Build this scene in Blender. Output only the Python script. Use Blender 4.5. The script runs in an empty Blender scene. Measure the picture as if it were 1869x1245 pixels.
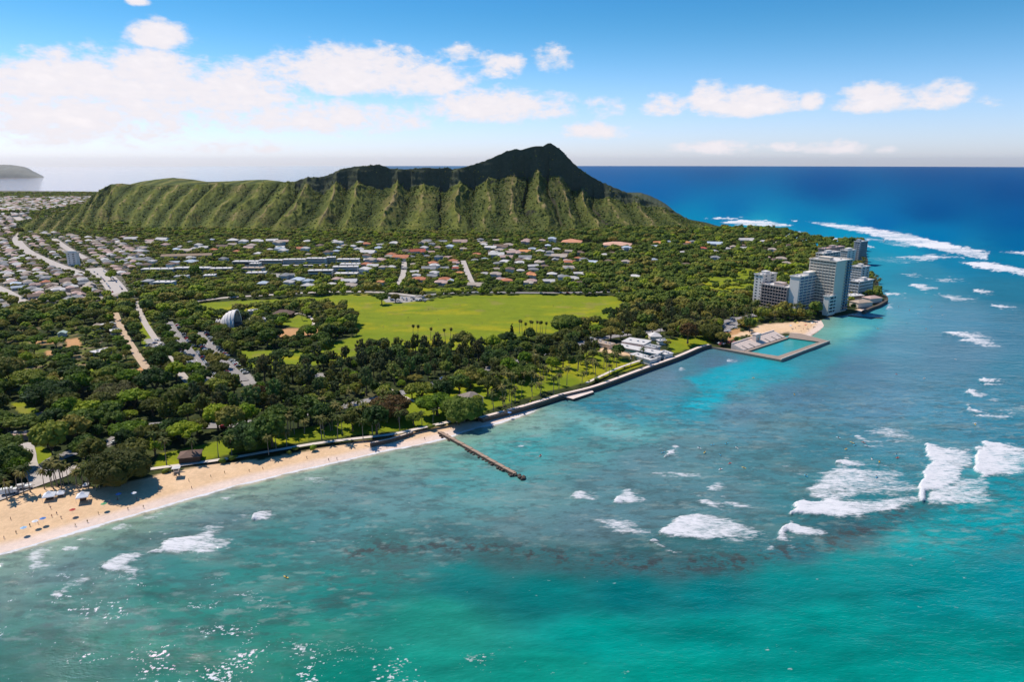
import bpy, math, random
import numpy as np
from mathutils import Vector, Matrix
SC = bpy.context.scene
COL = SC.collection
R = math.radians
rng = np.random.default_rng(7)
random.seed(7)

# ------------------------------------------------------------------ camera
H = 160.0                       # drone height over the sea
PW, PH, F = 1869.0, 1245.0, 1263.0
P = R(14.58)
CP, SP = math.cos(P), math.sin(P)
cd = bpy.data.cameras.new('camera')
cam = bpy.data.objects.new('camera', cd); COL.objects.link(cam)
cam.location = (0, 0, H); cam.rotation_euler = (R(90) - P, 0, 0)
cd.sensor_width = 36; cd.lens = F / PW * 36
cd.clip_start = 1; cd.clip_end = 80000
SC.camera = cam

# ------------------------------------------------------------------ light
SUN_AZ, SUN_EL = -54.0, 56.0     # degrees, azimuth from +Y (left is negative)
sd_ = Vector((math.sin(R(SUN_AZ)) * math.cos(R(SUN_EL)), math.cos(R(SUN_AZ)) * math.cos(R(SUN_EL)), math.sin(R(SUN_EL))))
sl = bpy.data.lights.new('sun', 'SUN'); sl.energy = 4.2; sl.angle = R(0.5); sl.color = (1.0, 0.93, 0.84)
so = bpy.data.objects.new('sun', sl); COL.objects.link(so)
so.rotation_euler = (-sd_).to_track_quat('-Z', 'Y').to_euler()
so.location = (0, 0, 900)
W = bpy.data.worlds.new('World'); SC.world = W; W.use_nodes = True
SC.view_settings.view_transform = 'Standard'; SC.view_settings.look = 'None'
SC.view_settings.exposure = 0.20; SC.view_settings.gamma = 1.0
SC.cycles.use_denoising = True
SC.cycles.max_bounces = 5; SC.cycles.diffuse_bounces = 2; SC.cycles.glossy_bounces = 2
SC.cycles.transmission_bounces = 2; SC.cycles.transparent_max_bounces = 4; SC.cycles.volume_bounces = 0
SC.cycles.caustics_reflective = False; SC.cycles.caustics_refractive = False
SC.cycles.sample_clamp_indirect = 4.0

class NT:
    """small node-tree helper"""
    def __init__(s, nt): s.t = nt; s.t.nodes.clear()
    def n(s, kind, **kw):
        nd = s.t.nodes.new(kind)
        for k, v in kw.items():
            if hasattr(nd, k): setattr(nd, k, v)
            else: nd.inputs[k].default_value = v
        return nd
    def l(s, a, b): s.t.links.new(a, b)
    def put(s, v, sock):
        if hasattr(v, 'is_output') or hasattr(v, 'links'): s.l(v, sock)
        else: sock.default_value = v
    def m(s, op, a, b=0.0, c=0.0):
        nd = s.t.nodes.new('ShaderNodeMath'); nd.operation = op
        for i, v in enumerate((a, b, c)): s.put(v, nd.inputs[i])
        return nd.outputs[0]
    def mix(s, fac, a, b, mode='MIX'):
        nd = s.t.nodes.new('ShaderNodeMix'); nd.data_type = 'RGBA'; nd.blend_type = mode
        s.put(fac, nd.inputs[0]); s.put(a, nd.inputs[6]); s.put(b, nd.inputs[7])
        return nd.outputs[2]
    def ss(s, v, a, b, c=0.0, d=1.0):
        nd = s.t.nodes.new('ShaderNodeMapRange'); nd.interpolation_type = 'SMOOTHSTEP'
        s.put(v, nd.inputs[0])
        for i, q in enumerate((a, b, c, d)): s.put(q, nd.inputs[i + 1])
        return nd.outputs[0]
    def noise(s, vec, scale, detail=4, rough=0.55, dist=0.0):
        nd = s.t.nodes.new('ShaderNodeTexNoise')
        nd.inputs['Scale'].default_value = scale; nd.inputs['Detail'].default_value = detail
        nd.inputs['Roughness'].default_value = rough; nd.inputs['Distortion'].default_value = dist
        if vec is not None: s.l(vec, nd.inputs['Vector'])
        return nd.outputs[0]

# sky: Nishita plus fair-weather cumulus far out over the horizon, laid out by compass bearing and elevation
w = NT(W.node_tree)
sky = w.n('ShaderNodeTexSky', sky_type='NISHITA', sun_disc=False)
sky.sun_elevation = R(SUN_EL); sky.sun_rotation = R(SUN_AZ)
sky.altitude = 100; sky.air_density = 1.0; sky.dust_density = 0.4; sky.ozone_density = 1.5
tc0 = w.n('ShaderNodeTexCoord'); sx0 = w.n('ShaderNodeSeparateXYZ'); w.l(tc0.outputs['Generated'], sx0.inputs[0])
hs = w.n('ShaderNodeHueSaturation'); w.l(sky.outputs[0], hs.inputs['Color']); w.l(w.ss(sx0.outputs[2], 0.0, 0.22, 1.0, 1.42), hs.inputs['Saturation'])
skycol = w.mix(1.0, hs.outputs[0], w.mix(w.ss(sx0.outputs[2], 0.0, 0.20), (1.02, 1.15, 1.72, 1), (0.48, 0.92, 1.09, 1)), 'MULTIPLY')
tc = w.n('ShaderNodeTexCoord')
sx = w.n('ShaderNodeSeparateXYZ'); w.l(tc.outputs['Generated'], sx.inputs[0])
az = w.m('MULTIPLY', w.m('ARCTAN2', sx.outputs[0], sx.outputs[1]), 57.29578)
el = w.m('MULTIPLY', w.m('ARCSINE', sx.outputs[2]), 57.29578)
cv = w.n('ShaderNodeCombineXYZ'); w.l(az, cv.inputs[0]); w.l(w.m('MULTIPLY', el, 1.9), cv.inputs[1])
n1 = w.noise(cv.outputs[0], 0.33, 7, 0.60, 0.2)
n2 = w.noise(cv.outputs[0], 1.1, 5, 0.62, 0.1)
def azel(x, y):
    u = (x - PW / 2) / F; v = (PH / 2 - y) / F
    fx, fy, fz = u, CP + SP * v, -SP + CP * v
    return math.degrees(math.atan2(fx, fy)), math.degrees(math.atan2(fz, math.hypot(fx, fy)))
# (centre px, half width px, height above / below the flat base px, weight)
CL = [(295, 70, 66, 34, 20, 1.0), (60, 165, 170, 62, 60, 1.0), (240, 150, 230, 66, 70, 1.05), (420, 168, 150, 56, 60, 1.0),
      (90, 205, 300, 50, 60, 0.95), (650, 138, 165, 62, 36, 1.1), (760, 150, 110, 46, 26, 0.95), (580, 216, 190, 36, 28, 0.85),
      (900, 200, 140, 40, 24, 1.0), (915, 118, 46, 24, 22, 0.75), (1216, 198, 42, 26, 14, 0.95), (1350, 194, 105, 40, 20, 1.05), (1300, 186, 44, 40, 22, 1.0),
      (1484, 186, 24, 24, 14, 0.85), (1600, 188, 92, 34, 18, 1.0), (1705, 186, 78, 38, 14, 1.0), (1080, 242, 70, 18, 12, 0.75),
      (1105, 196, 26, 20, 14, 0.25), (1300, 272, 75, 15, 9, 0.62), (1520, 271, 60, 15, 9, 0.62), (110, 100, 40, 20, 16, 0.5),
      (835, 95, 34, 16, 20, 0.55), (1010, 102, 34, 18, 22, 0.42), (1800, 186, 30, 12, 10, 0.4), (420, 268, 90, 12, 10, 0.4), (1620, 274, 22, 9, 6, 0.5),
      (250, 0, 20, 8, 8, .6), (1430, 270, 30, 9, 6, .4)]
dens = None
for (x, y, hw, up_, dn, wt) in CL:
    a0, e0 = azel(x, y); a1, _ = azel(x + hw, y); _, e1 = azel(x, y - up_); _, e2 = azel(x, y + dn)
    dx = w.m('MULTIPLY', w.m('SUBTRACT', az, a0), 1 / abs(a1 - a0))
    de = w.m('SUBTRACT', el, e0)
    dy = w.m('MAXIMUM', w.m('MULTIPLY', de, 1 / (e1 - e0)), w.m('MULTIPLY', de, 1 / (e2 - e0)))
    r2 = w.m('ADD', w.m('MULTIPLY', dx, dx), w.m('MULTIPLY', dy, dy))
    d = w.m('MULTIPLY', w.m('SUBTRACT', 1.0, r2), wt)
    d = w.m('MAXIMUM', d, -1.6)
    dens = d if dens is None else w.m('SMOOTH_MAX', dens, d, 0.25)
nz = w.m('ADD', w.m('MULTIPLY', w.m('SUBTRACT', n1, 0.5), 3.0), w.m('MULTIPLY', w.m('SUBTRACT', n2, 0.5), 1.7))
tot = w.m('ADD', dens, nz)
cover = w.m('MULTIPLY', w.ss(tot, -0.40, 0.80), 0.97)
thick = w.ss(tot, 0.3, 2.2)
n3 = w.noise(cv.outputs[0], 0.6, 5, 0.6)
cloudcol = w.mix(w.ss(n3, 0.35, 0.7), (8.9, 8.35, 8.5, 1), (9.7, 9.1, 9.2, 1))
cloudcol = w.mix(thick, (8.2, 7.85, 8.3, 1), cloudcol)
allsky = w.mix(cover, skycol, cloudcol)
bg = w.n('ShaderNodeBackground', Strength=0.095); w.l(allsky, bg.inputs[0])
wo = w.n('ShaderNodeOutputWorld'); w.l(bg.outputs[0], wo.inputs[0])

# ------------------------------------------------------------------ numpy helpers
def ray(x, y):
    u = (np.asarray(x, float) - PW / 2) / F; v = (PH / 2 - np.asarray(y, float)) / F
    return u, CP + SP * v, -SP + CP * v
def landz(Y):
    t = np.clip((np.asarray(Y, float) - 900) / 1000, 0, 1)
    return 2.6 + 26 * t * t * (3 - 2 * t)
def g(x, y, z=None):
    """photo pixel -> point on the ground (or on the level z)"""
    u, f, q = ray(x, y)
    if z is not None:
        t = (z - H) / q
        return np.stack([u * t, f * t, np.zeros_like(t) + z], -1)
    zz = np.full(np.shape(u), 2.6)
    for _ in range(12):
        t = np.minimum((zz - H) / np.minimum(q, -0.004), 9000)
        zz = landz(f * t)
    return np.stack([u * t, f * t, zz], -1)
def proj(X, Y, Z):
    zz = Z - H
    d = Y * CP - zz * SP
    up = Y * SP + zz * CP
    d = np.maximum(d, 1e-3)
    return PW / 2 + F * X / d, PH / 2 - F * up / d
def _h(ix, iy, s):
    n = (ix * 374761393 + iy * 668265263 + s * 1274126177) & 0xFFFFFFFF
    n = ((n ^ (n >> 13)) * 1274126177) & 0xFFFFFFFF
    return ((n ^ (n >> 16)) & 0xFFFFFF) / float(0xFFFFFF)
def vnoise(x, y, s=0):
    x0 = np.floor(x).astype(np.int64); y0 = np.floor(y).astype(np.int64)
    fx = x - x0; fy = y - y0
    fx = fx * fx * (3 - 2 * fx); fy = fy * fy * (3 - 2 * fy)
    a = _h(x0, y0, s); b = _h(x0 + 1, y0, s); c = _h(x0, y0 + 1, s); d = _h(x0 + 1, y0 + 1, s)
    return a + (b - a) * fx + (c - a) * fy + (a - b - c + d) * fx * fy
def fbm(x, y, s=0, o=4, gain=0.5):
    t = 0; a = 1; n = 0
    for i in range(o):
        t = t + a * (vnoise(x, y, s + i * 17) - 0.5); n += a; a *= gain; x = x * 2.03 + 7.1; y = y * 2.03 + 3.7
    return t / n * 2
def sst(v, a, b):
    t = np.clip((v - a) / (b - a), 0, 1); return t * t * (3 - 2 * t)
def sdf(px, py, poly):
    """signed distance to a closed polygon, positive inside"""
    poly = np.asarray(poly, float); d = np.full(px.shape, 1e18); ins = np.zeros(px.shape, bool)
    n = len(poly)
    for i in range(n):
        ax, ay = poly[i]; bx, by = poly[(i + 1) % n]
        ex, ey = bx - ax, by - ay; L = ex * ex + ey * ey + 1e-12
        t = np.clip(((px - ax) * ex + (py - ay) * ey) / L, 0, 1)
        d = np.minimum(d, (px - ax - t * ex) ** 2 + (py - ay - t * ey) ** 2)
        if ay != by:
            c = ((ay <= py) & (by > py)) | ((by <= py) & (ay > py))
            ins ^= c & (px < ax + (py - ay) * ex / (by - ay))
    d = np.sqrt(d)
    return np.where(ins, d, -d)
def pdist(px, py, line):
    line = np.asarray(line, float); d = np.full(px.shape, 1e18)
    for i in range(len(line) - 1):
        ax, ay = line[i]; ex, ey = line[i + 1] - line[i]; L = ex * ex + ey * ey + 1e-12
        t = np.clip(((px - ax) * ex + (py - ay) * ey) / L, 0, 1)
        d = np.minimum(d, (px - ax - t * ex) ** 2 + (py - ay - t * ey) ** 2)
    return np.sqrt(d)
def s2l(c):
    c = np.asarray(c, float) / 255.0
    return np.where(c <= 0.04045, c / 12.92, ((c + 0.055) / 1.055) ** 2.4)
def smooth_line(pts, k=6):
    """Catmull-Rom through the points"""
    p = np.asarray(pts, float); out = []
    for i in range(len(p) - 1):
        a = p[max(i - 1, 0)]; b = p[i]; c = p[i + 1]; d = p[min(i + 2, len(p) - 1)]
        for t in np.linspace(0, 1, k, endpoint=False):
            out.append(0.5 * (2 * b + (c - a) * t + (2 * a - 5 * b + 4 * c - d) * t * t + (3 * b - a - 3 * c + d) * t ** 3))
    out.append(p[-1]); return np.array(out)

# ------------------------------------------------------------------ mesh helpers
def np_mesh(name, V, Fc, mats, smooth=False, midx=None, attrs=None):
    """V (n,3); Fc (m,k) array of equal-sized faces"""
    me = bpy.data.meshes.new(name); V = np.ascontiguousarray(V, np.float32); Fc = np.ascontiguousarray(Fc, np.int32)
    m, k = Fc.shape
    me.vertices.add(len(V)); me.vertices.foreach_set('co', V.ravel())
    me.loops.add(m * k); me.loops.foreach_set('vertex_index', Fc.ravel())
    me.polygons.add(m); me.polygons.foreach_set('loop_start', np.arange(0, m * k, k, dtype=np.int32))
    me.polygons.foreach_set('loop_total', np.full(m, k, np.int32))
    if smooth: me.polygons.foreach_set('use_smooth', np.ones(m, bool))
    if midx is not None: me.polygons.foreach_set('material_index', np.asarray(midx, np.int32))
    for a, (tp, arr) in (attrs or {}).items():
        at = me.attributes.new(a, tp, 'POINT')
        if tp == 'FLOAT_COLOR':
            c = np.ones((len(V), 4), np.float32); c[:, :3] = arr; at.data.foreach_set('color', c.ravel())
        else: at.data.foreach_set('value', np.ascontiguousarray(arr, np.float32))
    me.update(calc_edges=True); me.validate()
    for mt in (mats if isinstance(mats, (list, tuple)) else [mats]): me.materials.append(mt)
    return me
def grid_faces(nr, nc, keep=None):
    i = np.arange(nr - 1)[:, None] * nc + np.arange(nc - 1)[None, :]
    q = np.stack([i, i + 1, i + nc + 1, i + nc], -1).reshape(-1, 4)
    return q if keep is None else q[keep]
class MB:
    """collects simple solids; build() links them as ONE mesh object"""
    def __init__(s): s.v = []; s.f = []; s.mi = []; s.cur = 0
    def add(s, vs, fs):
        b = len(s.v); s.v += [tuple(map(float, v)) for v in vs]; s.f += [tuple(b + i for i in f) for f in fs]; s.mi += [s.cur] * len(fs); return s
    def box(s, x0, y0, z0, x1, y1, z1):
        return s.add([(x0, y0, z0), (x1, y0, z0), (x1, y1, z0), (x0, y1, z0), (x0, y0, z1), (x1, y0, z1), (x1, y1, z1), (x0, y1, z1)],
                     [(3, 2, 1, 0), (4, 5, 6, 7), (0, 1, 5, 4), (1, 2, 6, 5), (2, 3, 7, 6), (3, 0, 4, 7)])
    def prism(s, poly, z0, z1):
        n = len(poly)
        return s.add([(p[0], p[1], z0) for p in poly] + [(p[0], p[1], z1) for p in poly],
                     [tuple(range(n - 1, -1, -1)), tuple(range(n, 2 * n))] + [(i, (i + 1) % n, n + (i + 1) % n, n + i) for i in range(n)])
    def hip(s, x0, y0, x1, y1, z0, z1, gable=False, ov=0.6):
        x0 -= ov; y0 -= ov; x1 += ov; y1 += ov; a = (y1 - y0) / 2; ym = (y0 + y1) / 2; i = 0.15 if gable else min(a, (x1 - x0) / 2 - 0.05)
        t = 0.22
        return s.add([(x0, y0, z0), (x1, y0, z0), (x1, y1, z0), (x0, y1, z0), (x0, y0, z0 + t), (x1, y0, z0 + t), (x1, y1, z0 + t), (x0, y1, z0 + t), (x0 + i, ym, z1), (x1 - i, ym, z1)],
                     [(3, 2, 1, 0), (0, 1, 5, 4), (1, 2, 6, 5), (2, 3, 7, 6), (3, 0, 4, 7), (4, 5, 9, 8), (6, 7, 8, 9), (5, 6, 9), (7, 4, 8)])
    def tube(s, pts, rad, n=6, cap=True):
        pts = [Vector(p) for p in pts]; rings = []
        for i, p in enumerate(pts):
            t = (pts[min(i + 1, len(pts) - 1)] - pts[max(i - 1, 0)]).normalized()
            a = t.cross(Vector((0, 0, 1)) if abs(t.z) < 0.9 else Vector((1, 0, 0))).normalized(); b = t.cross(a)
            r = rad[i] if isinstance(rad, (list, tuple)) else rad
            rings.append([p + (a * math.cos(2 * math.pi * k / n) + b * math.sin(2 * math.pi * k / n)) * r for k in range(n)])
        vs = [v for rg in rings for v in rg]
        fs = [(i * n + k, i * n + (k + 1) % n, (i + 1) * n + (k + 1) % n, (i + 1) * n + k) for i in range(len(pts) - 1) for k in range(n)]
        if cap: fs += [tuple(range(n - 1, -1, -1)), tuple(range((len(pts) - 1) * n, len(pts) * n))]
        return s.add(vs, fs)
    def cone(s, c, r, z0, z1, n=8, r1=0.02):
        return s.add([(c[0] + r * math.cos(6.2832 * k / n), c[1] + r * math.sin(6.2832 * k / n), z0) for k in range(n)] +
                     [(c[0] + r1 * math.cos(6.2832 * k / n), c[1] + r1 * math.sin(6.2832 * k / n), z1) for k in range(n)],
                     [tuple(range(n - 1, -1, -1)), tuple(range(n, 2 * n))] + [(k, (k + 1) % n, n + (k + 1) % n, n + k) for k in range(n)])
    def mesh(s, name, mats, smooth=False):
        me = bpy.data.meshes.new(name); me.from_pydata(s.v, [], s.f)
        for m in (mats if isinstance(mats, (list, tuple)) else [mats]): me.materials.append(m)
        me.polygons.foreach_set('material_index', np.array(s.mi, np.int32))
        if smooth: me.polygons.foreach_set('use_smooth', np.ones(len(s.f), bool))
        me.update(); return me
    def build(s, name, mats, parent=None, smooth=False, loc=None, rz=0):
        return link(name, s.mesh(name, mats, smooth), parent, loc, rz)
def link(name, data, parent=None, loc=None, rz=0, sc=None):
    o = bpy.data.objects.new(name, data); COL.objects.link(o)
    if loc is not None: o.location = loc
    if rz: o.rotation_euler = (0, 0, rz)
    if sc is not None: o.scale = sc if isinstance(sc, (tuple, list)) else (sc, sc, sc)
    if parent is not None: o.parent = parent
    return o
def tag(o, label, cat, group=None, kind=None):
    if label: o['label'] = label
    if cat: o['category'] = cat
    if group: o['group'] = group
    if kind: o['kind'] = kind
    return o
def thing(name, label, cat, loc=(0, 0, 0), rz=0, group=None, sc=None):
    return tag(link(name, None, None, loc, rz, sc), label, cat, group)
def struct(o): o['kind'] = 'structure'; return o
def copy_tree(o, parent=None):
    c = o.copy(); COL.objects.link(c)
    if parent is not None: c.parent = parent; c.matrix_parent_inverse = o.matrix_parent_inverse
    for ch in list(o.children): copy_tree(ch, c)
    return c

# ------------------------------------------------------------------ materials
MATS = {}
def mat(name, col, rough=0.7, var=0.0, scale=0.5, metal=0.0, spec=0.3, objvar=0.0, bump=0.0):
    if name in MATS: return MATS[name]
    m = bpy.data.materials.new(name); m.use_nodes = True; t = NT(m.node_tree)
    b = t.n('ShaderNodeBsdfPrincipled', Roughness=rough, Metallic=metal); b.inputs['Specular IOR Level'].default_value = spec
    c = (*col, 1)
    if var or objvar or bump:
        geo = t.n('ShaderNodeNewGeometry'); f = 0.0
        nz = t.noise(geo.outputs['Position'], scale, 5, 0.6)
        v = t.m('ADD', 1 - var, t.m('MULTIPLY', nz, 2 * var))
        if objvar:
            oi = t.n('ShaderNodeObjectInfo')
            v = t.m('MULTIPLY', v, t.m('ADD', 1 - objvar, t.m('MULTIPLY', oi.outputs['Random'], 2 * objvar)))
        cc = t.n('ShaderNodeCombineColor')
        for i in range(3): t.l(v, cc.inputs[i])
        t.l(t.mix(1.0, c, cc.outputs[0], 'MULTIPLY'), b.inputs['Base Color'])
        if bump:
            bp = t.n('ShaderNodeBump', Strength=bump, Distance=0.3); t.l(nz, bp.inputs['Height']); t.l(bp.outputs[0], b.inputs['Normal'])
    else: b.inputs['Base Color'].default_value = c
    o = t.n('ShaderNodeOutputMaterial'); t.l(b.outputs[0], o.inputs[0]); MATS[name] = m; return m
def foliage(name, ca, cb, cc, scale=0.16, trans=0.32):
    """leaf material: three leaf colours mixed by world noise, and a different balance on each tree"""
    if name in MATS: return MATS[name]
    m = bpy.data.materials.new(name); m.use_nodes = True; t = NT(m.node_tree)
    geo = t.n('ShaderNodeNewGeometry'); oi = t.n('ShaderNodeObjectInfo')
    nz = t.noise(geo.outputs['Position'], scale, 4, 0.65); n2_ = t.noise(geo.outputs['Position'], scale * 0.18, 2)
    c = t.mix(t.ss(nz, 0.38, 0.62), (*ca, 1), (*cb, 1)); c = t.mix(t.ss(t.m('ADD', n2_, t.m('MULTIPLY', t.m('SUBTRACT', oi.outputs['Random'], 0.5), 0.6)), 0.45, 0.75), c, (*cc, 1))
    hv = t.n('ShaderNodeHueSaturation'); t.l(c, hv.inputs['Color'])
    t.l(t.m('ADD', 0.75, t.m('MULTIPLY', oi.outputs['Random'], 0.5)), hv.inputs['Value'])
    b = t.n('ShaderNodeBsdfPrincipled', Roughness=0.65); b.inputs['Specular IOR Level'].default_value = 0.12; t.l(hv.outputs[0], b.inputs['Base Color'])
    o = t.n('ShaderNodeOutputMaterial')
    if trans:
        tr = t.n('ShaderNodeBsdfTranslucent'); t.l(hv.outputs[0], tr.inputs[0]); mx = t.n('ShaderNodeMixShader', Fac=trans)
        t.l(b.outputs[0], mx.inputs[1]); t.l(tr.outputs[0], mx.inputs[2]); t.l(mx.outputs[0], o.inputs[0])
    else: t.l(b.outputs[0], o.inputs[0])
    MATS[name] = m; return m
# ------------------------------------------------------------------ shoreline and land
SHORE = [(-420, 1085), (-150, 1045), (0, 1010), (60, 994), (120, 976), (200, 952), (300, 923), (400, 894), (500, 869), (600, 846), (650, 835), (700, 823), (760, 812), (806, 801), (850, 786), (885, 777), (920, 768), (960, 755),
         (985, 745), (1003, 738), (1035, 729), (1052, 728), (1083, 714), (1112, 703), (1155, 688), (1195, 672), (1225, 662), (1250, 653), (1275, 643), (1292, 636), (1325, 641), (1345, 640), (1442, 612), (1470, 618), (1494, 605), (1504, 593), (1500, 585),
         (1512, 580), (1535, 577), (1560, 572), (1575, 571), (1588, 564), (1604, 560), (1620, 550), (1620, 541), (1606, 532), (1604, 520), (1600, 508), (1586, 498), (1584, 482), (1583, 470),
         (1574, 455), (1545, 452), (1500, 450), (1462, 443), (1425, 434), (1385, 426), (1340, 418), (1310, 412), (1290, 406)]
shore = g([p[0] for p in SHORE], [p[1] for p in SHORE], 0.0)[:, :2]
shore = smooth_line(shore, 4)
back = [(500, 2010), (420, 2200), (250, 2600), (-100, 3000), (-900, 3300), (-1150, 3420), (-1900, 3700), (-3400, 4000), (-6200, 4200), (-6200, 150), (-900, 60), (-420, 120)]
LAND = np.vstack([shore, np.array(back, float)])
gp = lambda pts, z=None: g([p[0] for p in pts], [p[1] for p in pts], z)

LAWN = [(345, 556), (420, 549), (500, 546), (560, 541), (640, 537), (690, 537), (720, 549), (765, 551), (810, 541), (860, 538), (1000, 537), (1122, 540), (1150, 560), (1110, 590), (1060, 600), (985, 612), (930, 632), (900, 640), (760, 640),
        (690, 640), (640, 652), (600, 662), (520, 680), (450, 670), (430, 640), (560, 640), (600, 630), (650, 612), (648, 590), (640, 570), (600, 556), (480, 560), (400, 580)]
LAWNS = [LAWN, [(1290, 505), (1375, 505), (1400, 530), (1320, 545), (1270, 530)], [(1330, 485), (1460, 500), (1440, 520), (1340, 510)], [(560, 805), (640, 745), (760, 700), (860, 690), (960, 680), (1080, 640), (1180, 665), (1100, 690), (1000, 715), (900, 745), (840, 770), (700, 790)],
         [(505, 592), (545, 575), (575, 585), (560, 602)], [(20, 735), (60, 735), (65, 750), (40, 760)], [(1210, 620), (1290, 612), (1300, 625), (1230, 645)], [(1345, 580), (1385, 578), (1380, 595), (1345, 592)],
         [(52, 820), (75, 815), (100, 830), (70, 860)], [(280, 857), (420, 830), (560, 805), (600, 770), (560, 780), (420, 800), (290, 830)], [(50, 880), (95, 862), (90, 875), (60, 890)], [(250, 590), (275, 588), (285, 625), (262, 640)],
         [(80, 425), (140, 425), (135, 432), (85, 432)], [(755, 525), (860, 525), (850, 532), (760, 532)], [(150, 668), (185, 665), (182, 678), (155, 680)]]
SANDS = [[(-420, 1030), (-150, 985), (0, 912), (60, 893), (130, 885), (180, 893), (290, 868), (380, 848), (480, 838), (600, 815), (700, 800), (770, 786), (830, 774), (880, 768), (985, 742), (960, 760), (880, 790), (806, 812), (600, 860), (300, 940), (0, 1030), (-420, 1105)],
         [(1330, 615), (1400, 590), (1440, 588), (1505, 583), (1512, 592), (1475, 618), (1440, 608)], [(1225, 660), (1290, 632), (1300, 645), (1200, 680)], [(1560, 566), (1580, 556), (1590, 562), (1575, 573)], [(1090, 640), (1130, 625), (1210, 640), (1215, 655), (1170, 655)]]
DIRT = [[(118, 618), (146, 617), (148, 635), (122, 634)], [(82, 640), (112, 640), (112, 650), (85, 650)], [(60, 625), (100, 622), (100, 628), (62, 630)], [(22, 660), (40, 660), (62, 682), (50, 686)], [(180, 672), (205, 672), (205, 680), (180, 680)], [(232, 680), (270, 665), (280, 690), (240, 700)],
        [(1320, 605), (1350, 600), (1360, 610), (1330, 622)], [(400, 590), (420, 586), (425, 600), (400, 602)], [(500, 600), (580, 597), (582, 612), (505, 616)]]
# roads: photo path, width in metres, tint
ROADS = [([(30, 396), (43, 408), (44, 420), (31, 436), (45, 455), (72, 470), (104, 484), (150, 500)], 15, 'pale'), ([(92, 432), (125, 455), (158, 473)], 11, 'pale'), ([(170, 490), (190, 503), (206, 520), (220, 540)], 22, 'pale'),
         ([(-40, 512), (0, 529), (22, 541), (45, 556)], 15, 'pale'), ([(210, 570), (224, 605), (245, 640), (262, 665), (284, 694)], 6, 'dirt'), ([(248, 550), (262, 585), (284, 620), (302, 645), (330, 682), (350, 705)], 5.5, 'pale'),
         ([(308, 588), (325, 615), (345, 640), (366, 668), (392, 706)], 7, 'grey'), ([(362, 606), (383, 634), (406, 657), (446, 696)], 7, 'grey'), ([(-80, 935), (0, 908), (40, 893), (75, 880), (110, 868), (140, 855), (190, 842)], 9, 'pale'),
         ([(45, 810), (50, 830), (53, 850), (66, 872), (75, 880)], 8, 'pale'), ([(70, 868), (100, 840), (150, 822), (205, 806), (230, 790), (275, 778), (340, 778), (430, 776), (520, 762), (600, 748), (680, 731), (770, 708), (860, 682), (960, 655), (1090, 620), (1200, 604), (1320, 588), (1400, 570)], 9.5, 'grey'),
         ([(320, 556), (400, 545), (470, 540), (600, 533), (690, 534), (760, 541)], 9, 'pale'), ([(760, 541), (850, 534), (1000, 535), (1130, 533)], 8, 'grey'), ([(738, 478), (736, 500), (728, 520)], 8, 'pale'), ([(845, 476), (852, 495), (862, 518)], 8, 'pale'),
         ([(1295, 615), (1330, 598), (1350, 588), (1345, 580)], 9, 'grey'), ([(0, 768), (60, 760), (110, 748), (180, 740)], 7, 'grey')]
LOTS = [[(262, 620), (290, 615), (308, 640), (296, 646), (272, 632)], [(690, 540), (760, 541), (785, 546), (740, 552), (705, 552)], [(60, 868), (105, 845), (118, 850), (95, 872), (70, 885)], [(160, 815), (215, 795), (222, 806), (200, 815)], [(375, 625), (390, 622), (398, 640), (382, 640)], [(430, 690), (455, 680), (470, 700), (445, 705)], [(1310, 598), (1345, 583), (1352, 590), (1322, 606)],
        [(495, 499), (540, 499), (540, 506), (500, 506)], [(575, 680), (595, 682), (592, 692), (575, 690)]]

# polar land sheet: cells get larger with distance
th = np.arange(-57, 47, 0.11); rr = [150.0]
while rr[-1] < 5200: rr.append(rr[-1] * 1.0052)
rr = np.array(rr); TH, RR = np.meshgrid(np.radians(th), rr)
X = RR * np.sin(TH); Y = RR * np.cos(TH)
d = sdf(X, Y, LAND)
zb = landz(Y)
wallseg = g([1003, 1292], [738, 636], 0.0)
dn = d + 1.2 * fbm(X / 14, Y / 14, 3)
beach = 0.0045 * np.clip(dn, 0, 99) ** 1.55 + 0.035 * np.clip(dn, 0, 999)
Z = np.where(d > 0, np.minimum(beach, zb + 0.25 * fbm(X / 30, Y / 30, 5)), 0.06 * np.maximum(dn, -40))
PX, PY = proj(X, Y, Z)
n1_ = fbm(X / 9, Y / 9, 11); n2_ = fbm(X / 45, Y / 45, 12); n3_ = fbm(X / 2.6, Y / 2.6, 13, 3)
def lay(C, m, c):
    return C + (np.asarray(c, float) - C) * m[..., None]
C = np.zeros(X.shape + (3,)); C[:] = (0.032, 0.044, 0.014)
C = lay(C, sst(n1_, 0.0, 0.5) * 0.7, (0.075, 0.085, 0.022)); C = lay(C, sst(n2_ + .5 * n1_, 0.3, 0.8) * 0.6, (0.12, 0.10, 0.055))
sub = sst(PX, 330, 180) * sst(PY, 575, 545)          # town blocks at the left: paved yards
C = lay(C, sub * (0.35 + 0.3 * sst(n1_, -.2, .3)), (0.30, 0.26, 0.225))
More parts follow.
